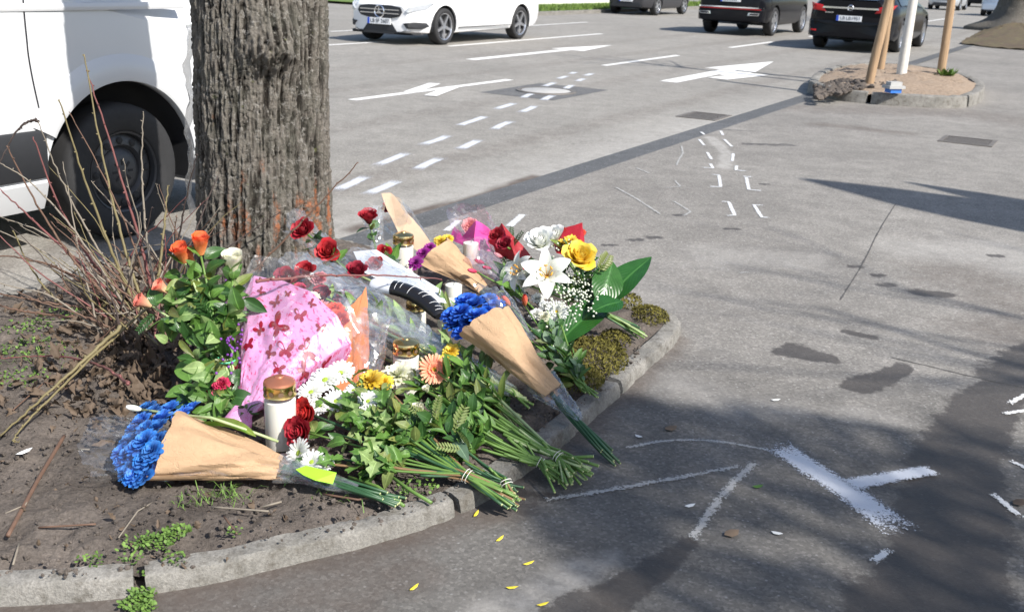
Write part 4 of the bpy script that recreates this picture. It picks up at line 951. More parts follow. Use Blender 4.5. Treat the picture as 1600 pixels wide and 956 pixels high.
# ------------------------------------------------------------------ flower library (unit radius, axis +z)
FR = random.Random(99)
def petal(L, Wd, ph0, ph1, r0, wrap=0.0, cup=.15, nu=4, nv=6, tip=.8, ruff=0.0, pw=1.5, base=.25, pointed=False):
    V = []; UV = []; r, z = r0, 0.0; ds = L / nv; k = FR.uniform(0, 6)
    for j in range(nv + 1):
        s = j / nv; ph = ph0 + (ph1 - ph0) * s ** pw
        if j: r += math.sin(ph) * ds; z += math.cos(ph) * ds
        w = Wd * (base + (1 - base) * math.sin(math.pi * min(1, s / .72) / 2)) * (1 if s < .6 else math.sqrt(max(0.0, 1 - ((s - .6) / .4) ** 2 * tip)))
        if pointed: w = Wd * (math.sin(math.pi * (.06 + .94 * s) ** .85) ** .8 if s < 1 else .02)
        for i in range(nu + 1):
            u = 2 * i / nu - 1
            if wrap: a = u * w / max(abs(r), .16) * wrap; x, y = r * math.cos(a), r * math.sin(a)
            else: x, y = r, u * w
            nx, nz_ = -math.cos(ph), math.sin(ph); c = cup * u * u * w + ruff * s * s * math.sin(u * 7 + k) * Wd
            V.append(Vector((x + nx * c, y, z + nz_ * c))); UV.append((i / nu, s))
    return V, [tuple(f) for f in gridF(nv + 1, nu + 1)], UV
def addrot(b, P_, a, tilt=0.0):
    M = Matrix.Rotation(a, 4, 'Z') @ Matrix.Rotation(tilt, 4, 'Y'); b.add([M @ v for v in P_[0]], P_[1], P_[2])
def lerp(a, b, t): return a + (b - a) * t
def m_rose(seed, open_=1.0):
    FR.seed(seed); b = MB(); n = 24
    for i in range(n):
        t = i / (n - 1); a = i * 2.39996 + FR.uniform(-.2, .2)
        addrot(b, petal(lerp(.95, 1.12, t), lerp(.26, .62, t), R(lerp(2, 30, t) * open_), R(lerp(-14, 72, t ** 1.6) * open_), lerp(.03, .22, t), 1.0, .05, 4, 6, .75, .05, 2.2, .5), a)
    return b.mesh('rose_head')
def m_layers(name, layers, seed, **kw):
    FR.seed(seed); b = MB()
    for (n, L, Wd, p0, p1, r0, z) in layers:
        for i in range(n):
            P_ = petal(L * FR.uniform(.88, 1.1), Wd * FR.uniform(.85, 1.1), R(p0 + FR.uniform(-6, 6)), R(p1 + FR.uniform(-9, 9)), r0, 0, kw.get('cup', .25), 2, 5, kw.get('tip', .75), 0, 1.3, kw.get('base', .5))
            P_ = ([v + Vector((0, 0, z)) for v in P_[0]], P_[1], P_[2]); addrot(b, P_, (i + FR.uniform(-.2, .2)) * 2 * math.pi / n + n)
    return b.mesh(name)
def m_mum(seed): return m_layers('chrysanthemum_head', [(15, .95, .17, 62, 92, .06, -.05), (14, .86, .16, 48, 76, .05, 0), (13, .72, .15, 34, 58, .04, .04), (10, .55, .13, 18, 36, .03, .08), (7, .40, .11, 4, 10, .02, .10)], seed, cup=.35)
def m_daisy(seed): return m_layers('daisy_head', [(22, .84, .10, 72, 92, .16, -.03), (20, .80, .10, 66, 84, .15, 0), (16, .62, .09, 56, 72, .13, .03)], seed, cup=.2, tip=.6)
def m_gerb(seed): return m_layers('gerbera_head', [(26, .84, .075, 74, 90, .16, -.03), (24, .78, .07, 66, 82, .15, 0), (24, .40, .05, 50, 62, .12, .03), (20, .26, .04, 24, 34, .10, .04)], seed, cup=.2, tip=.6)
def m_tulip(seed):
    FR.seed(seed); b = MB()
    for i in range(6): addrot(b, petal(1.9, .62 if i % 2 else .66, R(48), R(-22), .06 if i % 2 else .09, .9, .1, 4, 8, .95, .02, .7, .35), i * math.pi / 3)
    return b.mesh('tulip_head')
def m_lily(seed):
    FR.seed(seed); b = MB()
    for i in range(6): addrot(b, petal(1.25, .25 if i % 2 else .33, R(18), R(112), .04, 0, .30, 6, 11, .98, .05, 1.1, .3, True), i * math.pi / 3 + FR.uniform(-.1, .1))
    return b.mesh('lily_head')
def m_carn(seed):
    FR.seed(seed); b = MB()
    for i in range(30):
        t = i / 29; addrot(b, petal(lerp(.8, 1.0, t), lerp(.22, .40, t), R(lerp(4, 50, t)), R(lerp(0, 88, t)), .05, 0, .2, 6, 5, .25, .30, 1.4, .35), i * 2.39996)
    return b.mesh('carnation_head')
def dome(r, h, n=14): return [(r, -.02), (r, h * .3), (r * .8, h * .75), (r * .4, h), (0.001, h * .96)]
def m_blue(seed): return m_layers('chrysanthemum_head', [(10, .85, .27, 60, 94, .06, -.05), (10, .78, .25, 46, 76, .05, 0), (9, .66, .23, 32, 58, .04, .04), (7, .50, .19, 14, 34, .03, .08)], seed, cup=.25, tip=.5)
HEADS = dict(blue=[m_blue(1), m_blue(2), m_blue(3)], rose=[m_rose(1), m_rose(2, .85), m_rose(3, 1.1)], rosebud=[m_rose(4, .35), m_rose(5, .45)], mum=[m_mum(1), m_mum(2), m_mum(3)], daisy=[m_daisy(1), m_daisy(2)], gerbera=[m_gerb(1), m_gerb(2)],
             tulip=[m_tulip(1), m_tulip(2)], lily=[m_lily(1), m_lily(2)], carn=[m_carn(1), m_carn(2)])
CENTRE = MB().lathe(dome(.2, .12), 14).mesh('flower_centre')
b = MB()
for i in range(6):
    a = i * 1.047; e = Vector((math.cos(a) * .24, math.sin(a) * .24, .62)); b.tube([Vector((0, 0, 0)), e * .6, e], [.014, .012, .012], 5); b.tube([e - Vector((math.sin(a), -math.cos(a), 0)) * .07, e + Vector((math.sin(a), -math.cos(a), 0)) * .07], .03, 6)
STAMEN = b.mesh('stamens')
# one-material-per-colour: meshes are shared per (kind, colour)
def petal_mat(name, base, tip, rough=.55, tr=.28, var=.35):
    N = NT(name); uv = N.node('ShaderNodeUVMap').outputs[0]; sx = N.node('ShaderNodeSeparateXYZ'); N.set(sx.inputs[0], uv)
    hs = N.node('ShaderNodeHueSaturation', i_Hue=N.math('ADD', .4955, N.math('MULTIPLY', N.rand(), .009)), i_Saturation=N.math('ADD', .82, N.math('MULTIPLY', N.noise(N.coord(), 1.6, 3), .3))); N.set(hs.inputs['Color'], N.mix(sx.outputs[1], base, tip)); c = hs.outputs[0]; vein = N.noise(N.node('ShaderNodeMapping', i_Vector=uv, i_Scale=(14., 1.2, 1.)).outputs[0], 3., 3, .6)
    c = N.mix(.5, c, N.ramp(vein, [(.25, .68), (.75, 1.22)]), 'MULTIPLY'); rv = N.math('ADD', 1 - var * .5, N.math('MULTIPLY', N.rand(), var))
    hsv = N.node('ShaderNodeHueSaturation', i_Value=rv); N.set(hsv.inputs['Color'], c)
    N.done(hsv.outputs[0], rough, N.bump(vein, .25, .002), 0, .35); return N.translucent(hsv.outputs[0], tr)
PM = dict(red=petal_mat('red_petals', (.28, .004, .008), (.52, .012, .02)), darkred=petal_mat('dark_red_petals', (.16, .004, .012), (.38, .01, .03)), orange=petal_mat('orange_petals', (.85, .32, .10), (.82, .13, .035)),
          peach=petal_mat('peach_petals', (.85, .62, .35), (.80, .22, .16)), cream=petal_mat('cream_petals', (.62, .68, .38), (.82, .80, .66)), white=petal_mat('white_petals', (.72, .76, .62), (.86, .86, .84), .5, .2, .12),
          blue=petal_mat('blue_petals', (.012, .03, .33), (.022, .17, .72), .5, .25, .5), yellow=petal_mat('yellow_petals', (.80, .50, .02), (.86, .66, .07), .5, .25), pink=petal_mat('pink_petals', (.72, .22, .26), (.78, .36, .38)),
          magenta=petal_mat('magenta_petals', (.50, .02, .09), (.66, .04, .14)), coral=petal_mat('coral_petals', (.78, .30, .12), (.72, .06, .035)), purple=petal_mat('purple_petals', (.22, .05, .36), (.42, .16, .52)),
          azure=petal_mat('azure_petals', (.018, .06, .42), (.06, .30, .84), .5, .3, .5), gerb=petal_mat('gerbera_petals', (.82, .10, .06), (.86, .45, .28)), plum=petal_mat('plum_petals', (.16, .008, .14), (.36, .03, .30)))
M_YCEN = simple('yellow_centre', (.62, .42, .04), .9, 0, .3, 60, .8, 300); M_GCEN = simple('green_centre', (.34, .46, .05), .9, 0, .3, 60, .8, 300); M_STAM = simple('stamen_orange', (.70, .34, .03), .7, 0, .2)
_mc = {}
def mm(me, mat):
    k = (me.name, mat.name)
    if k not in _mc: c = me.copy(); c.materials.clear(); c.materials.append(mat); _mc[k] = c
    return _mc[k]
def leaf_mesh(name, W_, droop, fold, lobes=0, n=9, nu=4, wav=0.0, pk=.42):
    V = []; UV = []
    for j in range(n + 1):
        s = j / n; w = W_ * (math.sin(math.pi * s ** (math.log(.5) / math.log(pk)))) ** .85 if 0 < s < 1 else .004
        if lobes: w *= 1 + .38 * math.sin(s * lobes * 2 * math.pi + .6)
        x = s * (1 - .08 * droop * s); z0 = -droop * s * s * .35 + .05 * math.sin(s * 5) * droop
        for i in range(nu + 1):
            u = 2 * i / nu - 1; V.append((x + (.10 * abs(u) * lobes * .08), u * w, z0 + abs(u) * fold * w + wav * math.sin(s * 15 + (2 if u > 0 else 0)) * abs(u) * w)); UV.append((i / nu, s))
    return mesh(name, V, [tuple(f) for f in gridF(n + 1, nu + 1)], True, UV)
LEAF = dict(blade=[leaf_mesh('leaf', .075, .5, .5, 0, 12, 4, .05)], rose=[leaf_mesh('leaf', .27, .5, .35), leaf_mesh('leaf', .30, 1.0, .25, 0, 9, 4, .1), leaf_mesh('leaf', .25, -.3, .4)], long=[leaf_mesh('leaf', .14, .9, .4), leaf_mesh('leaf', .16, .3, .3)],
            lobed=[leaf_mesh('leaf', .30, .6, .2, 3, 18, 6, .12), leaf_mesh('leaf', .33, 1.0, .3, 3, 18, 6, .15)], big=[leaf_mesh('leaf', .22, .7, .25, 0, 16, 8, .03), leaf_mesh('leaf', .30, .4, .2, 0, 16, 8, .03, .5)], round=[leaf_mesh('leaf', .38, .5, .2, 0, 9, 4, .05, .48), leaf_mesh('leaf', .34, .9, .3, 0, 9, 4, .05, .5)])
def pinnate():
    b = MB(); b.tube([Vector((s / 8, 0, -.12 * (s / 8) ** 2)) for s in range(9)], [.011 - .0009 * s for s in range(9)], 5)
    for j in range(8):
        for sg in (-1, 1):
            x = .14 + j * .105; L = .24 * (1 - .4 * abs(j - 3) / 5); d = Vector((.62, sg * .78, .05)).normalized(); q = Vector((-d.y, d.x, 0)); p = Vector((x, 0, -.12 * x * x))
            b.add([p, p + d * L * .35 + q * L * .19, p + d * L * .75 + q * L * .15, p + d * L, p + d * L * .75 - q * L * .15, p + d * L * .35 - q * L * .19, p + d * L * .5 - Vector((0, 0, .02))], [(0, 6, 1), (1, 6, 2), (2, 6, 3), (3, 6, 4), (4, 6, 5), (5, 6, 0)], [(.5, 0), (0, .3), (0, .7), (.5, 1), (1, .7), (1, .3), (.5, .5)])
    return b.mesh('sprig')
LEAF['sprig'] = [pinnate()]
def leaf_mat(name, c0, c1, rough=.42, tr=.22, old=.55):
    N = NT(name); uv = N.node('ShaderNodeUVMap').outputs[0]; sx = N.node('ShaderNodeSeparateXYZ'); N.set(sx.inputs[0], uv); rv = N.rand()
    mid = N.math('ABSOLUTE', N.math('SUBTRACT', sx.outputs[0], .5)); p = N.coord(); n = N.noise(p, 6, 4, .6)
    c = N.mix(rv, c0, c1); c = N.mix(N.math('MULTIPLY', N.math('GREATER_THAN', N.math('FRACT', N.math('MULTIPLY', rv, 7.31)), .88), old), c, (.22, .22, .05)); c = N.mix(.6, c, N.ramp(n, [(.25, .65), (.75, 1.3)]), 'MULTIPLY'); c = N.mix(N.ramp(mid, [(.0, .55), (.05, 0.)]), c, tuple(min(1, v * 1.9 + .03) for v in c1))
    vein = N.math('SINE', N.math('MULTIPLY', N.math('ADD', sx.outputs[1], N.math('MULTIPLY', mid, .9)), 62.))
    N.done(c, rough, N.bump(N.math('ADD', N.math('MULTIPLY', vein, .3), n), .25, .003), 0, .5); return N.translucent(c, tr)
GM = dict(mid=leaf_mat('leaf_green', (0.051, 0.123, 0.020), (0.123, 0.246, 0.046)), dark=leaf_mat('dark_leaf', (0.020, 0.065, 0.014), (0.051, 0.123, 0.029), .30), pale=leaf_mat('pale_leaf', (0.145, 0.246, 0.072), (0.290, 0.392, 0.145), .5),
          euc=leaf_mat('eucalyptus_leaf', (0.080, 0.145, 0.087), (0.174, 0.261, 0.160), .55), big=leaf_mat('broad_leaf', (0.017, 0.080, 0.014), (0.036, 0.123, 0.020), .25, .15, 0.), fresh=leaf_mat('fresh_leaf', (0.131, 0.275, 0.029), (0.246, 0.435, 0.072), .4, .3), olive=leaf_mat('olive_leaf', (0.131, 0.174, 0.043), (0.217, 0.275, 0.087), .45))
M_STEM = simple('green_stem', (.115, .21, .045), .5, 0, .3, 25, .2, 150); M_STEMD = simple('dark_stem', (.03, .085, .035), .45, 0, .3, 25); M_STEMB = simple('woody_stem', (.20, .12, .055), .7, 0, .35, 30, .3, 120); M_CUT = simple('cut_stem_end', (.42, .46, .22), .8)
M_STRING = simple('white_string', (.68, .66, .60), .9); M_STEMW = simple('pale_stem', (.34, .42, .20), .5, 0, .25)
CAMV = Vector((0, 0, CAM_H))
def floor_z(p): return soil_z(p.x, p.y) + .012 if inside_pt(p.x, p.y) else .006
def axis_matrix(pos, ax, size, roll=0.):
    q = ax.normalized().to_track_quat('Z', 'Y'); return Matrix.Translation(pos) @ q.to_matrix().to_4x4() @ Matrix.Rotation(roll, 4, 'Z') @ Matrix.Scale(size, 4)
NAMES = dict(blue='chrysanthemum_head', rose='rose_head', rosebud='rose_head', mum='chrysanthemum_head', daisy='daisy_head', gerbera='gerbera_head', tulip='tulip_head', lily='lily_head', carn='carnation_head')
HS = dict(blue=1.28, rose=1.55, rosebud=1.75, mum=1.32, daisy=1.3, gerbera=1.12, tulip=1.25, lily=1.15, carn=1.35)
def head(th_, kind, col, size, pos, ax):
    size *= HS[kind]
    me = mm(FR.choice(HEADS[kind]), PM[col]); M = axis_matrix(pos, ax, size, FR.uniform(0, 6.28)); o = ob(NAMES[kind], me, None, th_, M)
    if kind in ('daisy', 'gerbera'): ob('flower_centre', mm(CENTRE, M_GCEN if kind == 'daisy' else M_YCEN), None, o, M)
    if kind == 'lily': ob('stamens', mm(STAMEN, M_STAM), None, o, M)
    return o
def put_leaf(th_, kind, mat, p, d, L, upv=None):
    d = d.normalized(); up = (upv or Vector((FR.gauss(0, .5), FR.gauss(0, .5) - .3, 1))).normalized(); y = up.cross(d)
    if y.length < .05: y = Vector((1, 0, 0)).cross(d)
    y.normalize(); z = d.cross(y); M = Matrix((d, y, z)).transposed().to_4x4(); M = Matrix.Translation(p) @ M @ Matrix.Scale(L, 4)
    return ob('sprig' if kind == 'sprig' else 'leaf', mm(FR.choice(LEAF[kind]), GM[mat]), None, th_, M)
def clampz(p, m=.004):
    f = floor_z(p) + m
    if p.z < f: p = Vector((p.x, p.y, f))
    return p
def bouquet(name, label, heads, tie, end, leaves=(), nst=0, stem=M_STEM, sr=.0032, spread=.02, up=.55, cam=.8, out=.4, group='bouquets laid at the tree', seed=1, string=True, wrapped=False, bare=0.0, mixstem=None, endspread=None, cat='bouquet'):
    FR.seed(seed); T = at(*tie); E = at(*end); t = thing(name, label, cat, clampz(E), group); paths = []
    hp = []
    for h in heads:
        kind, col, size, x, y, z = h[:6]; pos = at(x, y, z); a = (pos - T).normalized() * out + Vector((0, 0, up)) + (CAMV - pos).normalized() * cam
        if len(h) > 6: a = Vector(h[6])
        a = a.normalized() + Vector((FR.uniform(-.15, .15), FR.uniform(-.15, .15), 0)); head(t, kind, col, size, pos, a); hp.append((pos, a.normalized(), size))
    for i in range(nst):
        if hp: p, a, s_ = FR.choice(hp); hp.append((p.lerp(T, FR.uniform(.2, .6)) + Vector((FR.gauss(0, .02), FR.gauss(0, .02), FR.gauss(0, .01))), a, 0))
    sd = (E - T).normalized() if (E - T).length > .01 else Vector((1, 0, 0)); es = endspread or spread; sideV = sd.cross(Vector((0, 0, 1))).normalized()
    for (p, a, s_) in hp:
        j = sideV * FR.gauss(0, .006) + Vector((0, 0, FR.gauss(0, .005))); e = E + sd * FR.uniform(-.05, .02) + sideV * FR.gauss(0, es) + Vector((0, 0, FR.gauss(0, es * .35)))
        if wrapped: p = p.lerp(T, .93)
        c1 = p.lerp(T, .5) - a * .015; pts = bezier(p, c1, T + j, 8) + bezier(T + j, T.lerp(e, .5) + j, e, 5)[1:]
        pts = [clampz(q) for q in pts]; paths.append(pts); mt = FR.choice(mixstem) if mixstem else stem; r_ = sr * FR.uniform(.75, 1.25)
        so = ob('stem', MB().tube(pts, r_, 6).mesh('stem'), mt, t)
        q = pts[-1]; qd = (pts[-1] - pts[-2]).normalized(); ob('cut_end', MB().tube([q - qd * .001, q + qd * .0012], r_ * .93, 6).mesh('cut_end'), M_CUT, so)
    if string:
        b = MB(); q0 = sd.cross(Vector((0, 0, 1))).normalized(); q1 = q0.cross(sd); n = max(6, len(paths)); rr = .004 + .0024 * math.sqrt(n)
        for k in range(2): b.tube([T + sd * (.01 * k) + (q0 * math.cos(a) * rr * 1.25 + q1 * math.sin(a) * rr) for a in [i * 2 * math.pi / 18 for i in range(19)]], .0011, 5, False)
        ob('string', b.mesh('string'), M_STRING, t)
    mxd = max([(q[0] - T).length for q in hp] or [0])
    for (kind, mat, n, l0, l1, t0, t1) in leaves:
        for i in range(n):
            for q_ in range(12):
                pts = FR.choice(paths); f = FR.uniform(t0, t1) * (len(pts) - 1.001); k = int(f); p = pts[k].lerp(pts[k + 1], f - k)
                if (p - T).length > bare * mxd: break
            tn = (pts[k] - pts[k + 1]).normalized()
            if (p - T).length <= bare * mxd: continue
            e = Vector((FR.gauss(0, 1), FR.gauss(0, 1), FR.gauss(.35, .8))); e = (e - tn * e.dot(tn)).normalized(); d = (tn * FR.uniform(.15, .9) + e).normalized(); L = FR.uniform(l0, l1)
            p = p + e * .008; tipz = p.z + d.z * L; fl = floor_z(p + d * L) + .006
            if tipz < fl: d.z += (fl - tipz) / L; 
            put_leaf(t, kind, mat, clampz(p, .006), d, L)
    return t
# paper and film wrappers
def wrapper(name, th_, apex, mouth, r0, a, b_, mat, u0=0., u1=360., seed=0, crumple=.006, nu=48, nv=34, skew=0.0, point=0.0, pk=2., v0=0., fold=.004, flat=1.0, ret=False, up=None):
    A = mouth - apex; L = A.length; A.normalize(); B = A.cross(up or Vector((0, 0, 1))).normalized(); C = B.cross(A)
    U = np.radians(np.linspace(u0, u1, nu)); Vv = np.linspace(v0, 1, nv); UU, VV = np.meshgrid(U, Vv, indexing='ij')
    ln = 1 + point * np.abs(np.cos(UU * .5 * pk)) + skew * np.cos(UU)
    ra = r0 + (a - r0) * VV; rb = (r0 + (b_ - r0) * VV) * flat
    n2 = np.abs(fbm(UU * 3 + seed * 5, VV * 6 + UU * 2, 0, 3, seed + 9)); sc_ = max(a, .05) / .1
    if crumple >= .0095: d = facets(UU * 2.6 * sc_ + seed * 7.3, VV * L * 20, 4, seed) * crumple * .75 + .35 * crumple * fbm(UU * 2, VV * 3, 0, 2, seed)
    else: d = facets(UU * .95 * sc_ + seed * 7.3, VV * L * 7, 2, seed) * crumple * 2.4 + .5 * crumple * fbm(UU * 1.2, VV * 2, 0, 2, seed + 2)
    ln = ln + .02 * facets(UU * 3, VV * 0 + seed, 2, seed + 5)
    P_ = [apex[k] + A[k] * L * VV * ln + B[k] * np.cos(UU) * (ra + d) + C[k] * np.sin(UU) * (rb + d) for k in range(3)]
    if ret: return P_, (A, B, C)
    Zf = soil_base(P_[0], P_[1]) * inside(P_[0], P_[1]) + .012; P_[2] = np.maximum(P_[2], Zf + .003 * n2)
    me = npmesh(name, np.stack([q.ravel() for q in P_], 1), gridF(nu, nv)); autosmooth(me, 9); l = me.uv_layers.new(name='UVMap'); vi = np.zeros(len(me.loops), np.int64); me.loops.foreach_get('vertex_index', vi)
    l.data.foreach_set('uv', np.stack([((UU - U[0]) / (U[-1] - U[0])).ravel(), VV.ravel()], 1)[vi].ravel()); me.materials.append(mat)
    return ob(name, me, None, th_)
def paper(name, c, var=.18, tr=.15, rough=.7, gloss=.3):
    N = NT(name); p = N.coord(); n = N.noise(p, 30, 5, .6); k = N.node('ShaderNodeTexVoronoi', i_Vector=N.node('ShaderNodeVectorMath', operation='ADD', i_0=p, i_1=N.node('ShaderNodeTexNoise', i_Vector=p, i_Scale=12.).outputs['Color']).outputs[0], i_Scale=10., feature='DISTANCE_TO_EDGE').outputs[0]
    col = N.mix(n, tuple(v * (1 - var) for v in c), tuple(min(1, v * (1 + var * .6)) for v in c)); col = N.mix(N.ramp(N.noise(p, 9, 5, .7), [(.60, 0.), (.70, .35)]), col, tuple(v * .55 for v in c))
    N.done(col, rough, N.bump(N.ramp(k, [(0., 0.), (.06, 1.)]), .32, .005, N.bump(N.noise(p, 300, 3), .15, .001)), 0, gloss); return N.translucent(col, tr)
M_KRAFT = paper('kraft_paper', (.52, .345, .205)); M_REDP = paper('red_paper', (.42, .02, .03), .2, .2, .35, .5); M_MAGP = paper('magenta_paper', (.74, .10, .40), .15, .3, .45); M_SALM = paper('salmon_paper', (.86, .30, .14), .15, .4); M_WHTP = paper('white_paper', (.74, .77, .82), .08, .25); M_BEIG = paper('beige_paper', (.60, .44, .31), .12, .25)
def film(name, tint=(1, 1, 1), haze=.05, gl=.95):
    N = NT(name); p = N.coord(); w = N.noise(p, 22, 4, .6, 1.5); nm = N.bump(w, .08, .012)
    g = N.node('ShaderNodeBsdfGlossy', i_Color=(.95, .97, 1.0), i_Roughness=.11, i_Normal=nm); t = N.node('ShaderNodeBsdfTransparent', i_Color=tint); df = N.node('ShaderNodeBsdfDiffuse', i_Color=(.85, .87, .9), i_Normal=nm)
    lw = N.node('ShaderNodeLayerWeight', i_Blend=.5, i_Normal=nm); x = N.node('ShaderNodeMixShader'); N.set(x.inputs[0], N.math('MULTIPLY', N.math('ADD', .12, N.math('MULTIPLY', N.math('POWER', lw.outputs['Facing'], 4.5), .9)), gl, 0, True)); N.t.links.new(t.outputs[0], x.inputs[1]); N.t.links.new(g.outputs[0], x.inputs[2])
    y = N.node('ShaderNodeMixShader'); N.set(y.inputs[0], N.math('MULTIPLY', N.ramp(w, [(.35, .3), (.7, 1.6)]), haze)); N.t.links.new(x.outputs[0], y.inputs[1]); N.t.links.new(df.outputs[0], y.inputs[2]); N.t.links.new(y.outputs[0], N.out.inputs[0]); return N.m
M_FILM = film('clear_film', (.985, .99, .99), .045); M_FILMP = film('pink_film', (.95, .86, .91), .04); M_FILMM = film('soft_film', (.985, .99, .99), .022, .7); M_FILML = film('thin_film', (.99, .99, .99), .012, .35); M_FILMB = film('dense_film', (.95, .965, .98), .08)
def gyps(th_, pts, mat, name='filler_blossom', r=.0035, stalk=M_STEMD):
    b = MB()
    for p in pts: b.lathe([(.0005, -r), (r * .8, -r * .5), (r, 0), (r * .7, r * .7), (.0005, r)], 6, Matrix.Translation(p))
    o = ob(name, b.mesh(name), mat, th_, None, 'stuff'); return o

def folded(name, th_, P_, faces, mat, amp=.004, cuts=5):
    "paper sheet from a few world points: flat facets meeting in folds, then slightly crumpled"
    bm = bmesh.new(); vs = [bm.verts.new(p) for p in P_]
    for f in faces: bm.faces.new([vs[i] for i in f])
    bmesh.ops.subdivide_edges(bm, edges=bm.edges[:], cuts=cuts, use_grid_fill=True)
    for v_ in bm.verts:
        c_ = v_.co; v_.co = c_ + Vector((float(fbm(c_.x * 22, c_.y * 22, c_.z * 22, 2, 7)), float(fbm(c_.x * 22 + 9, c_.y * 22, c_.z * 22, 2, 8)), float(fbm(c_.x * 22, c_.y * 22 + 5, c_.z * 22, 2, 9)))) * amp
    bmesh.ops.recalc_face_normals(bm, faces=bm.faces); me = bpy.data.meshes.new(name); bm.to_mesh(me); bm.free(); autosmooth(me, 22)
    return ob(name, me, mat, th_)
# ================================================================== the bouquets
# --- blue chrysanthemums in kraft paper, lying in front
t = bouquet('blue_kraft_bouquet', 'blue chrysanthemums in brown kraft paper lying flat on bare soil beside the tall candle',
            [('blue', 'azure', .029 + .006 * ((x * 7) % 10) / 10, x, y, z) for x, y, z in [(205, 690, .12), (222, 660, .14), (215, 715, .11), (235, 735, .10), (255, 655, .15), (285, 650, .14), (200, 738, .09), (240, 705, .165), (300, 640, .12), (192, 708, .10), (218, 700, .14), (228, 722, .13), (240, 715, .15), (248, 692, .16), (250, 668, .16), (205, 710, .11), (240, 645, .13), (230, 672, .15), (225, 748, .09), (212, 745, .09), (232, 640, .12), (212, 672, .12), (196, 722, .09), (228, 690, .16), (266, 640, .12), (282, 634, .10)]],
            (470, 738, .085), (618, 782, .068), [('lobed', 'dark', 8, .03, .05, .1, .3)], 0, M_STEMD, .0038, .016, .7, .4, .75, seed=2, string=False, wrapped=True)
ap = at(478, 738, .09); mo = at(272, 698, .115)
wrapper('paper_wrap', t, ap, mo, .022, .145, .085, M_KRAFT, -12, 196, 1, .006, 60, 44, .05, 0, 2, .18, .006)
wrapper('paper_wrap', t, ap, mo, .022, .15, .06, M_KRAFT, 190, 352, 2, .004, 40, 30, 0, 0, 2, .15, .003)
wrapper('film_wrap', t, at(480, 739, .09), at(160, 700, .10), .018, .15, .085, M_FILMM, -20, 200, 3, .012, 60, 40, .08, .06, 3, 0, .010)
wrapper('film_wrap', t, at(560, 762, .08), at(440, 730, .09), .012, .055, .035, M_FILMB, 0, 360, 4, .006, 40, 20, 0, 0, 2, 0, .006)
b = MB(); lb = [at(462, 733, .125), at(478, 727, .128), at(526, 738, .118), at(520, 756, .10), at(492, 750, .112), at(474, 742, .118)]
b.add(lb, [(0, 1, 2, 4, 5), (2, 3, 4)]); o = ob('price_label', b.mesh('price_label', False), simple('neon_label', (.30, .62, .03), .5, 0, .1), t)
# --- single white tulip laid over it
t = bouquet('white_tulip', 'single white tulip with long pale leaves lying across the blue bouquet', [('tulip', 'white', .021, 222, 640, .135, (-1, .05, .15))], (330, 655, .20), (438, 690, .12), (), 0, M_STEMW, .0042, .002, seed=3, string=False, group='single flowers laid at the tree', cat='flower')
put_leaf(t, 'blade', 'fresh', at(388, 678, .16), at(235, 637, .16) - at(388, 678, .16), .30, Vector((0, .5, 1))); put_leaf(t, 'blade', 'fresh', at(400, 682, .15), at(305, 628, .20) - at(400, 682, .15), .19, Vector((0, -.5, 1)))
# --- orange roses standing against the trunk
t = bouquet('orange_rose_bunch', 'tall leafy bunch of orange and peach roses leaning on the trunk by the dead twigs',
            [('rosebud', 'orange', .036, 313, 396, .50, (.1, -.35, 1)), ('rosebud', 'orange', .034, 288, 408, .48, (-.2, -.4, 1)), ('rosebud', 'cream', .042, 364, 428, .43, (.2, -.3, 1)), ('rosebud', 'peach', .026, 262, 456, .38, (-.5, -.5, .8)), ('rosebud', 'peach', .027, 236, 477, .34, (-.7, -.6, .6)), ('rosebud', 'peach', .022, 275, 450, .37, (-.2, -.5, 1)), ('rosebud', 'orange', .028, 300, 410, .465, (-.1, -.6, 1))],
            (352, 560, .22), (372, 640, .09), [('rose', 'dark', 62, .05, .09, .02, .5), ('rose', 'mid', 58, .05, .09, .01, .55), ('rose', 'pale', 14, .05, .09, .0, .4), ('long', 'mid', 14, .05, .09, .1, .5), ('sprig', 'dark', 5, .09, .14, .05, .4)], 9, M_STEM, .0036, .02, seed=5, mixstem=[M_STEM, M_STEMW, M_STEM])
for (x, y, z, x2, y2, L, k, m) in [(292, 440, .43, 290, 400, .10, 'rose', 'pale'), (325, 610, .16, 325, 560, .12, 'rose', 'dark'), (330, 555, .22, 325, 610, .10, 'rose', 'dark'), (300, 600, .16, 305, 640, .09, 'rose', 'mid'), (350, 470, .37, 375, 430, .12, 'rose', 'mid'), (345, 450, .40, 350, 405, .10, 'rose', 'dark'), (310, 500, .32, 320, 560, .11, 'rose', 'mid'), (290, 560, .22, 296, 610, .10, 'round', 'mid'), (340, 500, .31, 335, 560, .10, 'long', 'pale')]:
    p = at(x, y, z); q = at(x2, y2, z + .02 if y2 < y else z - .05); put_leaf(t, k, m, p, q - p, L, Vector((0, -1, .5)))
for i in range(120):
    y = FR.uniform(425, 645); x = FR.uniform(262 + max(0, y - 560) * .45, 372) + FR.gauss(0, 6); z = .47 - (y - 400) / 250 * .38; p = at(x, y, max(.1, z)); e = Vector((FR.gauss(0, .7), FR.gauss(-.4, .5), FR.gauss(-.2, .7)))
    if e.length > .1: put_leaf(t, FR.choice(('rose', 'rose', 'rose', 'long')), FR.choice(('dark', 'mid', 'mid', 'dark', 'pale')), p, e, FR.uniform(.05, .09), Vector((FR.gauss(0, .4), -1, .6)))
rs = np.random.RandomState(4); gyps(t, [at(358 + rs.normal() * 9, 505 + rs.normal() * 28, .27 + rs.normal() * .02) for i in range(170)], PM['purple'], 'statice_blossom', .0048)
b = MB(); T = at(352, 562, .22); b.tube([T + Vector((math.cos(a) * .03, math.sin(a) * .03, 0)) for a in [i * .35 for i in range(19)]], .003, 5, False); ob('tie', b.mesh('tie'), simple('green_tie', (.10, .55, .28), .5), t)
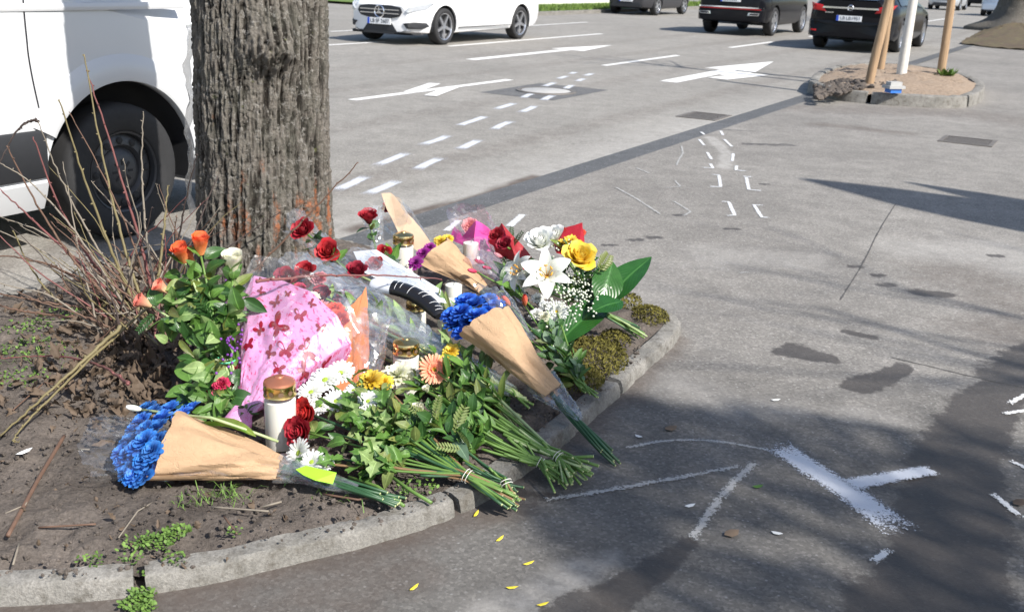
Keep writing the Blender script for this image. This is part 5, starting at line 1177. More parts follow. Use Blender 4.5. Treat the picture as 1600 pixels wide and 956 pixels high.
# --- small magenta carnations
t = bouquet('magenta_carnation_bunch', 'small magenta carnations with narrow leaves below the orange roses', [('carn', 'magenta', .022, x, y, z) for x, y, z in [(342, 586, .17), (347, 603, .16), (370, 582, .16), (322, 612, .13), (342, 613, .14), (360, 600, .15)]],
            (372, 640, .10), (385, 668, .08), [('long', 'mid', 46, .025, .055, .05, .7), ('long', 'dark', 24, .03, .055, .1, .8)], 8, M_STEM, .0022, .012, seed=7)
# --- pink butterfly paper
t = bouquet('butterfly_paper_bouquet', 'fan-shaped bouquet in pink paper printed with dark red butterflies', [('carn', 'pink', .022, 445, 446, .35), ('mum', 'cream', .022, 425, 444, .35), ('carn', 'magenta', .018, 468, 452, .35), ('mum', 'cream', .018, 490, 464, .34)],
            (382, 640, .12), (372, 668, .07), [('long', 'mid', 10, .04, .06, .7, 1.)], 8, M_STEM, .003, .016, seed=8, wrapped=True)
ap = at(383, 644, .112); mo = at(462, 470, .35)
BO = resample([at(*q) for q in [(366, 575, .13), (367, 520, .22), (380, 470, .31), (397, 436, .37), (440, 446, .37), (488, 466, .37), (527, 500, .33), (550, 540, .26), (535, 572, .19), (505, 590, .15)]], .02)
def fan(NU=64, NV=50, lift=.0, reach=1.0, amp=.0075, seed=6):
    U_ = np.linspace(0, 1, NU); V_ = np.linspace(.0, 1, NV); G = np.zeros((NU, NV, 3)); bn = np.array((.05, -.55, .83))
    for i_, u in enumerate(U_):
        f_ = u * (len(BO) - 1.001); k_ = int(f_); Bp = np.array(BO[k_].lerp(BO[k_ + 1], f_ - k_)); A_ = np.array(ap) + np.array((.05 * (u - .4), 0, 0))
        for j_, v_ in enumerate(V_): G[i_, j_] = A_ + (Bp - A_) * v_ * reach + bn * (math.sin(math.pi * min(1, u)) ** .7 * (.034 * math.sin(math.pi * min(1, v_ * .78)) + .010) * min(1, v_ * 4) + lift * v_)
    UU, VV = np.meshgrid(U_, V_, indexing='ij'); G += bn * (facets(UU * 7, VV * 7, 3, seed) * amp * np.clip(VV * 3, 0, 1))[..., None]; return G
def fanmesh(name, G, mat):
    NU, NV = G.shape[:2]; me = npmesh(name, G.reshape(-1, 3), gridF(NU, NV)); autosmooth(me, 16); l = me.uv_layers.new(name='UVMap'); vi = np.zeros(len(me.loops), np.int64); me.loops.foreach_get('vertex_index', vi)
    UU, VV = np.meshgrid(np.linspace(0, 1, NU), np.linspace(0, 1, NV), indexing='ij'); l.data.foreach_set('uv', np.stack([UU.ravel(), VV.ravel()], 1)[vi].ravel()); return ob(name, me, mat, t)
N = NT('pink_printed_paper'); uv = N.node('ShaderNodeUVMap').outputs[0]; n = N.noise(uv, 26, 5, .75); sx = N.node('ShaderNodeSeparateXYZ'); N.set(sx.inputs[0], uv)
lo = N.math('ADD', N.math('MULTIPLY', N.math('ABSOLUTE', N.math('SUBTRACT', sx.outputs[0], .5)), .16), N.math('MULTIPLY', N.noise(uv, 3, 2), .14))
c = N.mix(N.ramp(N.math('ADD', n, lo), [(.64, 0.), (.69, 1.)]), (.83, .40, .70), (.74, .07, .24)); N.done(c, .42, None, 0, .4); M_BFLY = N.translucent(c, .2)

PA = fan(); fanmesh('paper_wrap', PA, M_BFLY); fanmesh('film_wrap', fan(lift=.016, reach=1.13, amp=.010, seed=9), M_FILM); fanmesh('paper_lining', fan(NU=40, NV=24, lift=-.03, amp=.003, seed=12), M_BFLY)
wrapper('paper_tail', t, ap, at(371, 665, .085), .03, .05, .03, M_BFLY, 0, 200, 9, .006, 30, 14, 0, 0, 2, 0, .006)
M_BRED = simple('butterfly_print', (.26, .008, .025), .45, 0, .3, 60)
def wing(s):
    "butterfly outline: two large upper and two small lower wings"
    half = [(0, .12), (.10, .22), (.34, .62), (.62, .86), (.90, .88), (1.0, .70), (.92, .42), (.70, .18), (.42, .04), (.62, -.10), (.74, -.32), (.66, -.58), (.44, -.70), (.26, -.56), (.12, -.28), (.05, -.42)]
    return [(x * s, y * s) for x, y in half] + [(-x * s, y * s) for x, y in half[::-1]]
def on_paper(u, v):
    fi = np.clip(u, 0, 1) * (PA.shape[0] - 1.001); fj = np.clip(v, 0, 1) * (PA.shape[1] - 1.001); i, j = int(fi), int(fj); a, b2 = fi - i, fj - j
    q = PA[i, j] * (1 - a) * (1 - b2) + PA[i + 1, j] * a * (1 - b2) + PA[i, j + 1] * (1 - a) * b2 + PA[i + 1, j + 1] * a * b2
    du = PA[i + 1, j] - PA[i, j]; dv = PA[i, j + 1] - PA[i, j]; n_ = np.cross(du, dv); n_ /= np.linalg.norm(n_) + 1e-9
    if n_ @ np.array((.05, -.55, .83)) < 0: n_ = -n_
    return q + n_ * .0025
for (u, v_, s, rot) in [(.52, .62, .036, -.5), (.66, .50, .026, .6), (.40, .55, .018, .9), (.30, .70, .022, .2), (.76, .62, .028, -.3), (.22, .56, .020, -.3), (.62, .78, .022, .4), (.45, .80, .020, .9), (.55, .42, .018, -.5), (.84, .52, .024, .1), (.14, .72, .018, .6), (.70, .36, .018, .4), (.36, .86, .015, -.8), (.50, .90, .013, .3), (.88, .74, .022, -.2), (.26, .88, .014, .2), (.64, .92, .014, -.4), (.33, .42, .018, .4), (.74, .82, .016, .7), (.18, .40, .014, 0.)]:
    V = [on_paper(u, v_)]
    for (x, y) in wing(s): V.append(on_paper(u + (x * math.cos(rot) - y * math.sin(rot)) / (.80 * v_), v_ + (x * math.sin(rot) + y * math.cos(rot)) / .36))
    ob('butterfly_print', mesh('butterfly_print', V, [(0, i, i % (len(V) - 1) + 1) for i in range(1, len(V))]), M_BRED, t)
# --- salmon paper bouquet behind it
t = bouquet('salmon_paper_bouquet', 'bouquet in salmon orange paper tucked behind the pink butterfly wrap', [('carn', 'coral', .032, 522, 492, .30), ('carn', 'magenta', .03, 508, 500, .30), ('rose', 'coral', .034, 530, 512, .29), ('gerbera', 'pink', .03, 500, 480, .31), ('mum', 'cream', .02, 535, 520, .27)], (545, 590, .14), (552, 625, .08), (), 3, M_STEM, .003, .012, seed=9, wrapped=True)
folded('paper_wrap', t, [at(572, 450, .36), at(546, 484, .33), at(520, 548, .24), at(506, 600, .13), at(545, 612, .11), at(574, 606, .10), at(578, 525, .23)], [(0, 1, 4), (1, 2, 3, 4), (0, 4, 5, 6)], M_SALM, .006)
wrapper('film_wrap', t, at(575, 612, .11), at(580, 500, .29), .03, .07, .04, M_FILM, 0, 360, 12, .012, 40, 30, 0, .05, 3, 0, .012)
# --- white daisies and red roses, big leafy bouquet in front
t = bouquet('daisy_and_red_rose_bouquet', 'leafy bouquet of white daisies and two red roses beside the tall candle',
            [('daisy', 'white', .040, 508, 594, .21), ('daisy', 'white', .036, 532, 583, .21), ('daisy', 'white', .032, 525, 627, .17), ('daisy', 'white', .034, 486, 613, .19), ('rose', 'red', .032, 487, 648, .15, (-.6, -.7, .5)), ('rose', 'red', .034, 478, 675, .13, (-.5, -.8, .5)), ('daisy', 'white', .036, 467, 708, .10, (-.5, -.7, .6)), ('daisy', 'white', .030, 487, 722, .095, (-.2, -.6, .8)), ('daisy', 'white', .018, 510, 725, .09),
             ('mum', 'yellow', .036, 580, 597, .20), ('mum', 'yellow', .026, 600, 600, .19), ('daisy', 'white', .028, 575, 627, .18), ('daisy', 'white', .024, 552, 610, .18), ('daisy', 'white', .024, 500, 634, .16)],
            (728, 742, .085), (803, 782, .045), [('lobed', 'mid', 70, .045, .075, .05, .50), ('lobed', 'pale', 34, .045, .075, .05, .48), ('rose', 'mid', 46, .04, .07, .03, .5), ('rose', 'olive', 28, .04, .068, .03, .48), ('rose', 'dark', 26, .04, .06, .1, .52), ('long', 'dark', 20, .05, .08, .2, .55)], 22, M_STEM, .0035, .020, seed=11, bare=.30, mixstem=[M_STEM, M_STEM, M_STEMB, M_STEMD])
for (x, y, z, x2, y2, L, k, m) in [(560, 655, .17, 530, 650, .07, 'rose', 'mid'), (600, 650, .17, 575, 690, .07, 'lobed', 'pale'), (585, 645, .18, 610, 625, .08, 'rose', 'olive'), (640, 690, .14, 600, 680, .07, 'lobed', 'mid'), (560, 700, .13, 560, 740, .065, 'lobed', 'mid'), (540, 690, .14, 510, 690, .06, 'rose', 'mid'), (590, 720, .12, 565, 755, .06, 'lobed', 'pale'), (710, 690, .13, 745, 725, .09, 'big', 'euc'), (720, 660, .14, 690, 640, .09, 'rose', 'dark')]:
    p = at(x, y, z); q = at(x2, y2, z); put_leaf(t, k, m, p, q - p, L, Vector((0, -.6, 1)))
# two loose cut stems by the kerb
for i, (a, b_, e) in enumerate([((545, 745, .07), (590, 760, .068), (631, 790, .066)), ((603, 738, .08), (640, 765, .07), (674, 785, .066))]):
    ob('stem', MB().tube([clampz(at(*q)) for q in (a, b_, e)], .005, 7).mesh('stem'), M_STEM, t)
# --- woody stemmed greenery bunch
t = bouquet('greenery_bunch', 'bunch of feathery greenery tied with white string, its stems over the kerb', [('rosebud', 'cream', .012, 652, 640, .17)], (790, 752, .075), (806, 786, .035), [('sprig', 'mid', 18, .09, .14, .02, .5), ('sprig', 'olive', 8, .08, .12, .05, .5), ('rose', 'dark', 40, .045, .07, .05, .5), ('long', 'mid', 26, .04, .07, .1, .5)], 16, M_STEMB, .0034, .016, seed=12, bare=.40, mixstem=[M_STEMB, M_STEM, M_STEMD])
# --- gerbera bouquet(s)
t = bouquet('gerbera_bouquet', 'leafy bouquet with a coral gerbera, its stems reaching over the kerb', [('gerbera', 'gerb', .046, 678, 577, .23, (.35, -.75, .35)), ('mum', 'cream', .042, 622, 588, .19), ('mum', 'cream', .036, 640, 596, .18), ('mum', 'yellow', .026, 706, 550, .22), ('mum', 'yellow', .022, 692, 566, .20), ('rosebud', 'cream', .012, 668, 612, .19)],
            (872, 712, .065), (912, 742, .04), [('rose', 'mid', 70, .035, .065, .05, .42), ('long', 'mid', 60, .04, .09, .05, .45), ('rose', 'dark', 50, .04, .065, .1, .46), ('round', 'euc', 12, .04, .06, .2, .5)], 30, M_STEM, .0042, .040, seed=13, bare=.48, mixstem=[M_STEM, M_STEM, M_STEMW])
t = bouquet('leafy_stem_bunch', 'bunch of dark leafy stems tied with string next to the gerbera bouquet', [('rosebud', 'cream', .012, 690, 628, .16), ('rosebud', 'cream', .012, 660, 640, .16)], (842, 722, .06), (884, 744, .03), [('rose', 'dark', 50, .04, .065, .02, .45), ('rose', 'mid', 36, .04, .06, .05, .5), ('round', 'dark', 10, .045, .06, .3, .55), ('long', 'mid', 30, .05, .08, .05, .45)], 20, M_STEM, .0042, .032, seed=14, bare=.45)
# --- long film-wrapped bunches across the middle
for i, (lab, ap, mo, a, hd_) in enumerate([
        ('long clear-film bunch of pale stems lying from the trunk towards the kraft-wrapped blue flowers', (800, 612, .14), (520, 445, .30), .085, [('rose', 'darkred', .032, 470, 455, .31), ('rose', 'darkred', .03, 505, 470, .30), ('carn', 'magenta', .03, 540, 470, .28)]),
        ('clear-film bunch of pale green buds lying under the small gold-lidded candle', (772, 590, .15), (560, 500, .26), .07, [('tulip', 'cream', .022, 590, 505, .24), ('tulip', 'cream', .02, 615, 515, .22), ('tulip', 'white', .022, 570, 490, .25)]),
        ('clear-film bunch of dark red roses pushed between the trunk and the pink butterfly wrap', (640, 520, .20), (470, 425, .36), .075, [('rose', 'darkred', .03, 450, 440, .37), ('rose', 'darkred', .028, 480, 430, .37), ('carn', 'pink', .026, 500, 440, .35)]),
        ('film-wrapped bunch with a gold candle lid resting beside its middle', (770, 520, .17), (575, 420, .32), .07, [('rose', 'darkred', .03, 560, 430, .33), ('rose', 'red', .028, 590, 420, .32)])]):
    t = bouquet('film_wrapped_bunch', lab, hd_, ap, (ap[0] + 28, ap[1] + 20, ap[2] - .03), [('long', 'pale', 16, .06, .11, .1, .6), ('rose', 'mid', 12, .04, .06, .1, .5)], 9, M_STEMW, .0042, .01, seed=20 + i, mixstem=[M_STEMW, M_STEM], string=False)
    A, Mo = at(*ap), at(*mo)
    wrapper('film_wrap', t, A, Mo, .016, a, a * .7, M_FILM, 0, 360, 20 + i, .012, 54, 44, .06, .08, 3, 0, .012); wrapper('film_wrap', t, A, Mo + (Mo - A) * .04, .018, a * 1.15, a * .8, M_FILMB, 20, 150, 30 + i, .012, 40, 44, 0, .1, 3, 0, .014)
t = bouquet('loose_greenery', 'loose heap of dark green foliage under the film bunches in the middle', [('rosebud', 'cream', .012, 600, 560, .15), ('rosebud', 'cream', .012, 560, 560, .15), ('rosebud', 'cream', .012, 640, 560, .16), ('rosebud', 'pink', .014, 500, 560, .13), ('mum', 'cream', .02, 665, 545, .19)], (760, 620, .11), (815, 660, .08), [('rose', 'dark', 70, .05, .08, .0, .8), ('rose', 'mid', 60, .045, .07, .0, .8), ('long', 'pale', 40, .06, .11, .0, .7)], 14, M_STEMW, .004, .016, seed=45, string=False)
# --- blue chrysanthemums in kraft, standing towards the kerb
t = bouquet('leaning_blue_kraft_bouquet', 'blue chrysanthemums in kraft paper propped up, stems over the right-hand kerb',
            [('blue', 'blue', .034 + .008 * ((x * 7) % 10) / 10, x, y, z) for x, y, z in [(722, 490, .32), (742, 478, .33), (735, 505, .30), (760, 492, .31), (712, 510, .28), (750, 515, .29), (725, 522, .27), (772, 482, .31), (706, 495, .30), (745, 496, .33), (762, 472, .31), (728, 474, .32)]],
            (872, 624, .13), (962, 720, .012), (), 0, M_STEMD, .004, .012, .7, .5, .5, seed=31, string=False, wrapped=True)
ap, mo = at(876, 626, .125), at(768, 512, .30)
wrapper('paper_wrap', t, ap, mo, .028, .105, .075, M_KRAFT, -25, 205, 41, .006, 60, 44, 0, .10, 2, .10, .006); wrapper('paper_wrap', t, ap, mo, .028, .105, .06, M_KRAFT, 200, 340, 42, .006, 40, 34, 0, 0, 2, .08, .005)
wrapper('film_wrap', t, at(905, 655, .10), at(846, 600, .15), .010, .058, .045, M_FILMB, 0, 360, 43, .010, 40, 24, 0, 0, 2, 0, .010); wrapper('film_wrap', t, ap, at(760, 470, .35), .03, .09, .05, M_FILM, 10, 120, 44, .012, 36, 30, 0, .1, 3, .5, .012)
# --- white card and black bottle in the middle
b = MB(); q = [at(552, 393, .35), at(588, 390, .355), at(688, 452, .285), at(698, 474, .265), at(650, 466, .275), at(566, 424, .33)]; b.add(q, [(0, 1, 2, 3, 4, 5)])
o = ob('white_paper_sheet', b.mesh('white_paper_sheet', False), M_WHTP); tag(o, 'sheet of white paper between the film-wrapped flowers and the black package', 'paper')
PK = smoothpath([at(582, 444, .315), at(610, 448, .315), at(640, 456, .305), at(668, 472, .285), at(688, 494, .26)], 2); nk = len(PK); pk = thing('printed_package', 'bent black package with a pale end and fine white print lying among the film', 'package', PK[nk // 2])
def pkring(i, g=1.0):
    t_ = (PK[min(i + 1, nk - 1)] - PK[max(i - 1, 0)]).normalized(); s_ = t_.cross(Vector((0, 0, 1))).normalized(); u_ = s_.cross(t_); f = i / (nk - 1); w = .036 * (1 - .35 * (2 * abs(f - .45)) ** 3) * g
    return [PK[i] + s_ * math.cos(a) * w + u_ * math.sin(a) * w * .72 for a in [q * math.pi / 9 for q in range(18)]]
def pkskin(i0, i1, g): 
    V = []; [V.extend(pkring(i, g)) for i in range(i0, i1 + 1)]; k = i1 - i0 + 1
    return V, list(map(tuple, gridF(k, 18, True))) + [tuple(range(18))[::-1], tuple(range((k - 1) * 18, k * 18))]
ic = int(nk * .30); b = MB(); b.add(*pkskin(ic, nk - 1, 1.)); ob('package_body', autosmooth(b.mesh('package_body'), 40), simple('black_print_foil', (.012, .012, .014), .28, 0, .2), pk)
b = MB(); b.add(*pkskin(0, ic, 1.004)); ob('pale_end', autosmooth(b.mesh('pale_end'), 40), M_WHTP, pk)
for n_, (i, a0, a1) in enumerate([(ic + 1, 1, 8), (ic + 2, 2, 6), (ic + 4, 1, 8), (ic + 6, 3, 8), (ic + 7, 3, 7), (ic + 9, 3, 8), (ic + 10, 4, 8), (ic + 11, 3, 7), (ic + 13, 3, 8), (ic + 14, 4, 8)]):
    if i >= nk - 2: continue
    r_ = pkring(i, 1.01); b = MB().tube([r_[q] for q in range(a0, a1 + 1)], .0009, 4); ob('print_line', b.mesh('print_line'), M_PLATE, pk)
# --- single roses in film by the trunk
def film_rose(lab, x, y, z, tie, end, mo, a, col='red', size=.034, seed=50, ax=(-.2, -.7, .6)):
    t = bouquet('film_rose', lab, [('rose', col, size, x, y, z, ax)], tie, end, [('rose', 'dark', 4, .05, .08, .08, .3), ('rose', 'mid', 2, .05, .07, .05, .2)], 0, M_STEM, .004, .002, seed=seed, string=False, group='single red roses in clear film', cat='flower')
    wrapper('film_wrap', t, at(*tie), at(*mo), .012, a, a * .75, M_FILM, 0, 360, seed, .010, 40, 34, .1, .14, 3, 0, .012)
film_rose('red rose in clear film resting against the orange scar on the trunk', 478, 364, .42, (545, 420, .30), (580, 450, .24), (462, 350, .43), .07, seed=51)
film_rose('red rose in clear film lying just right of the trunk', 515, 397, .36, (570, 450, .26), (610, 470, .22), (500, 385, .37), .065, seed=52)
film_rose('red rose in clear film standing beside the tall beige paper', 577, 348, .38, (592, 400, .24), (600, 425, .16), (582, 330, .42), .06, seed=53, ax=(-.1, -.5, .9))
film_rose('small red rose in film in front of the gold-lidded candle at the back', 600, 398, .30, (640, 440, .22), (660, 455, .2), (590, 390, .31), .05, seed=54, size=.024)
# beige and kraft paper cones at the back
t = bouquet('beige_paper_bouquet', 'tall beige paper cone standing behind the roses', [('rose', 'darkred', .028, 612, 330, .38)], (668, 392, .22), (690, 410, .16), (), 2, M_STEM, .004, .01, seed=55, string=False, wrapped=True)
folded('paper_wrap', t, [at(596, 304, .47), at(610, 302, .47), at(640, 335, .40), at(674, 380, .28), at(655, 394, .25), at(625, 372, .32)], [(0, 1, 5), (1, 2, 5), (2, 3, 4, 5)], M_BEIG, .006); wrapper('film_wrap', t, at(672, 392, .20), at(608, 330, .41), .035, .10, .07, M_FILM, 0, 360, 56, .012, 40, 34, 0, .1, 3, 0, .012)
t = bouquet('kraft_paper_bouquet', 'kraft paper bouquet with its mouth towards the purple blossoms', [('mum', 'plum', .026, 662, 398, .30), ('mum', 'plum', .026, 650, 412, .29), ('mum', 'yellow', .024, 688, 378, .31), ('mum', 'yellow', .02, 700, 374, .31), ('mum', 'plum', .022, 672, 388, .30)], (748, 452, .18), (770, 470, .12), [('sprig', 'dark', 4, .05, .08, .0, .2)], 3, M_STEM, .004, .01, seed=57, string=False, wrapped=True)
wrapper('paper_wrap', t, at(755, 455, .17), at(685, 402, .28), .035, .115, .075, M_KRAFT, -10, 190, 57, .008, 48, 40, .1, .14, 2, 0, .008)
# magenta and red papers
t = bouquet('magenta_paper_bouquet', 'bright magenta paper bouquet inside clear film behind the white lilies', [('carn', 'pink', .03, 735, 355, .33)], (780, 395, .20), (795, 405, .15), (), 2, M_STEM, .004, .01, seed=58, string=False, wrapped=True)
folded('paper_wrap', t, [at(702, 374, .28), at(708, 352, .32), at(722, 368, .31), at(744, 344, .39), at(770, 362, .33), at(768, 392, .26), at(738, 392, .28)], [(0, 1, 2), (0, 2, 6), (2, 3, 6), (3, 4, 5, 6)], M_MAGP, .006); wrapper('film_wrap', t, at(775, 398, .20), at(735, 345, .37), .05, .11, .08, M_FILMP, 0, 360, 59, .014, 40, 30, .1, .15, 3, 0, .014)
t = bouquet('red_paper_bouquet', 'dark red paper cone with greenery between magenta paper and lilies', [('rose', 'darkred', .026, 778, 372, .33), ('rose', 'darkred', .024, 790, 385, .31)], (835, 408, .22), (850, 420, .16), [('sprig', 'dark', 8, .06, .10, .0, .3)], 3, M_STEM, .004, .01, seed=60, string=False)
folded('paper_wrap', t, [at(755, 386, .27), at(784, 349, .39), at(833, 402, .27), at(808, 410, .25), at(790, 404, .24)], [(0, 1, 4), (1, 3, 4), (1, 2, 3)], M_REDP, .005); folded('paper_wrap', t, [at(800, 420, .24), at(812, 398, .27), at(830, 405, .26), at(815, 428, .22)], [(0, 1, 2, 3)], M_REDP, .006)
# pink tulips in film
t = bouquet('pink_tulip_bunch', 'pink tulips in clear film in front of the red paper', [('tulip', 'magenta', .020, 745, 425, .26, (-.8, -.4, .3)), ('tulip', 'magenta', .020, 757, 412, .27, (-.8, -.3, .4)), ('tulip', 'pink', .021, 786, 404, .28, (-.7, -.3, .5)), ('tulip', 'magenta', .018, 768, 420, .26, (-.8, -.4, .3))], (818, 468, .17), (840, 490, .10), [('long', 'mid', 12, .07, .12, .1, .6), ('long', 'dark', 8, .07, .11, .1, .6)], 4, M_STEM, .0038, .01, seed=62, string=False)
wrapper('film_wrap', t, at(820, 468, .16), at(745, 395, .30), .018, .08, .06, M_FILMP, 0, 360, 62, .010, 44, 34, .05, .12, 3, 0, .012)
# --- lily bouquet with broad leaves
LH = [('lily', 'white', .085, 855, 432, .33, (-.1, -.8, .6)), ('lily', 'white', .07, 818, 428, .31, (-.8, -.5, .45)), ('rose', 'white', .042, 846, 385, .37), ('rose', 'yellow', .047, 903, 410, .35, (.2, -.6, .8)), ('rose', 'white', .036, 868, 376, .36), ('mum', 'yellow', .026, 892, 378, .36), ('carn', 'coral', .024, 905, 368, .36), ('carn', 'coral', .022, 880, 366, .37), ('rose', 'cream', .034, 828, 446, .28), ('mum', 'yellow', .02, 878, 382, .36)]
t = bouquet('lily_bouquet', 'large bouquet of white lilies and a yellow rose edged by broad dark leaves', LH, (938, 487, .16), (1000, 518, .085), [('sprig', 'dark', 8, .07, .11, .02, .3), ('rose', 'dark', 60, .035, .06, .02, .5), ('rose', 'mid', 30, .035, .055, .02, .45), ('long', 'dark', 80, .03, .07, .02, .5), ('long', 'fresh', 24, .04, .06, .0, .35)], 18, M_STEM, .0036, .020, seed=65, mixstem=[M_STEM, M_STEM, M_STEMD, M_STEMW], string=False, endspread=.028)
rs = np.random.RandomState(6)
gyps(t, [at(895 + rs.normal() * 22, 452 + rs.normal() * 24, .26 + abs(rs.normal()) * .04) for i in range(230)] + [at(892 + rs.normal() * 15, 386 + rs.normal() * 8, .36 + rs.normal() * .012) for i in range(90)], PM['white'], 'gypsophila', .0042)
for (a, q, L, k, up) in [((948, 478, .18), (1014, 382, .40), .36, 0, Vector((-.6, -1, .5))), ((935, 478, .20), (962, 405, .36), .20, 1, Vector((.2, -1, .4))), ((925, 488, .20), (975, 462, .24), .17, 1, Vector((0, -.5, 1))), ((945, 478, .18), (868, 520, .15), .24, 0, Vector((.1, -.5, 1)))]:
    p = at(*a); d = at(*q) - p; y = up.cross(d).normalized(); M = Matrix((d.normalized(), y, d.normalized().cross(y))).transposed().to_4x4(); L = d.length * 1.02
    ob('broad_leaf', mm(LEAF['big'][k], GM['big']), None, t, Matrix.Translation(p) @ M @ Matrix.Diagonal((L, L * (1.05 if k else .9), L, 1)))
p = at(935, 425, .33); put_leaf(t, 'sprig', 'dark', p, at(975, 362, .42) - p, .17, Vector((0, -1, .3)))
folded('paper_wrap', t, [at(860, 366, .36), at(882, 354, .40), at(909, 347, .42), at(918, 396, .33), at(906, 404, .32), at(870, 396, .33)], [(0, 1, 5), (1, 2, 4, 5), (2, 3, 4)], M_REDP, .005)
# --- gerbera, small mums and tulips below the lilies
t = bouquet('white_gerbera_bouquet', 'white gerbera with small white mums and coral tulips below the broad leaf', [('gerbera', 'white', .040, 870, 487, .23, (-.1, -.9, .45)), ('mum', 'white', .022, 840, 468, .25), ('mum', 'white', .020, 852, 479, .24), ('mum', 'white', .022, 838, 492, .22), ('mum', 'cream', .02, 850, 496, .22), ('tulip', 'coral', .024, 797, 478, .24, (-.4, -.4, .8)), ('tulip', 'coral', .024, 820, 478, .245, (-.2, -.4, .9)), ('tulip', 'coral', .020, 782, 474, .24, (-.5, -.4, .7))],
            (905, 596, .10), (928, 618, .075), [('rose', 'dark', 30, .04, .06, .15, .6), ('round', 'euc', 26, .035, .05, .1, .6), ('round', 'dark', 18, .04, .055, .1, .6), ('long', 'mid', 16, .05, .08, .2, .7)], 10, M_STEM, .0032, .012, seed=67, string=False)

# ------------------------------------------------------------------ candles
M_WAX = simple('white_wax', (.80, .775, .70), .45, 0, .06, 20, 0, 1, .4, Subsurface_Weight=.25, Subsurface_Radius=(.02, .015, .01)); M_GOLD = simple('gold_lid', (.78, .56, .24), .22, 1., .15, 40); N = NT('candle_glass'); _g = N.node('ShaderNodeBsdfGlossy', i_Roughness=.03); _t = N.node('ShaderNodeBsdfTransparent', i_Color=(.97, .98, .98)); _x = N.node('ShaderNodeMixShader'); _f = N.node('ShaderNodeLayerWeight', i_Blend=.5); N.set(_x.inputs[0], N.math('ADD', .05, N.math('MULTIPLY', N.math('POWER', _f.outputs['Facing'], 5.), .85))); N.t.links.new(_t.outputs[0], _x.inputs[1]); N.t.links.new(_g.outputs[0], _x.inputs[2]); N.t.links.new(_x.outputs[0], N.out.inputs[0]); M_GLASS = N.m
M_LIDHOLE = simple('lid_hole', (.16, .10, .06), .6); M_LIDREFL = simple('lid_top', (.62, .24, .14), .35, .7, .2)  # reddish lid top: reflection of the papers put into the metal colour
def candle(label, base, r, h, top='gold', lid=True, tilt=0.):
    M = Matrix.Translation(base) @ Matrix.Rotation(tilt, 4, 'Y'); t = thing('grave_candle', label, 'candle', base, 'grave candles'); hb = h * (.74 if lid else .92)
    ob('wax', autosmooth(MB().lathe([(.001, .004), (r * .93, .004), (r * .95, .012), (r * .95, hb * .90), (r * .88, hb * .915), (.006, hb * .90), (.001, hb * .90)], 32, M).mesh('wax'), 50), M_WAX, t)
    ob('glass_jar', autosmooth(MB().lathe([(.001, 0), (r * .96, 0), (r, .008), (r, hb * .93), (r * .97, hb * .97), (r * .86, hb), (r * .86, hb * 1.04)], 32, M).mesh('glass_jar'), 60), M_GLASS, t)
    ob('wick', MB().tube([M @ Vector((0, 0, hb * .89)), M @ Vector((.002, 0, hb * .89 + .012))], .0012, 5).mesh('wick'), M_INK, t)
    if lid:
        l = ob('lid', autosmooth(MB().lathe([(r * .98, hb * .99), (r * 1.0, hb * 1.0), (r * .97, hb * 1.02), (r * .95, h * .86), (r * .98, h * .875), (r * .97, h * .90)], 36, M).mesh('lid'), 30), M_GOLD, t)
        ob('lid_top', autosmooth(MB().lathe([(r * .97, h * .90), (r * .93, h * .93), (r * .62, h * .965), (r * .28, h * .98), (r * .24, h), (.001, h)], 36, M).mesh('lid_top'), 40), M_LIDREFL if top == 'red' else M_GOLD, t)
        for i in range(10):
            a = i * .628; zc = (hb * 1.02 + h * .86) / 2; e = Vector((math.cos(a), math.sin(a), 0)); s_ = Vector((-e.y, e.x, 0)); c0 = e * r * .975 + Vector((0, 0, zc)); hh = (h * .86 - hb * 1.02) * .32
            V = [M @ (c0 + s_ * math.cos(q) * r * .17 + Vector((0, 0, math.sin(q) * hh))) for q in [k * math.pi / 5 for k in range(10)]]; ob('lid_opening', mesh('lid_opening', V, [tuple(range(10))], False), M_LIDHOLE, l)
    return t
candle('tall white grave candle with a gold lid and painted reddish reflections on top standing in front', at(440, 697, .058), .0475, .225, 'red')
candle('white grave candle with a plain gold lid sunk among the daisies and gerbera', at(634, 612, .075), .045, .19)
candle('gold-lidded grave candle at the back beside the beige paper', at(630, 430, .17), .045, .19)
candle('white candle without a lid between the kraft paper and blue flowers', at(708, 484, .17), .034, .12, lid=False)
candle('fat white candle stub left of the blue kraft-wrapped flowers', at(700, 510, .14), .042, .12, lid=False)
candle('white candle without a lid behind the pink tulips', at(735, 412, .22), .034, .11, lid=False)
candle('gold-lidded candle half hidden under the film bunches', at(650, 530, .11), .038, .16)

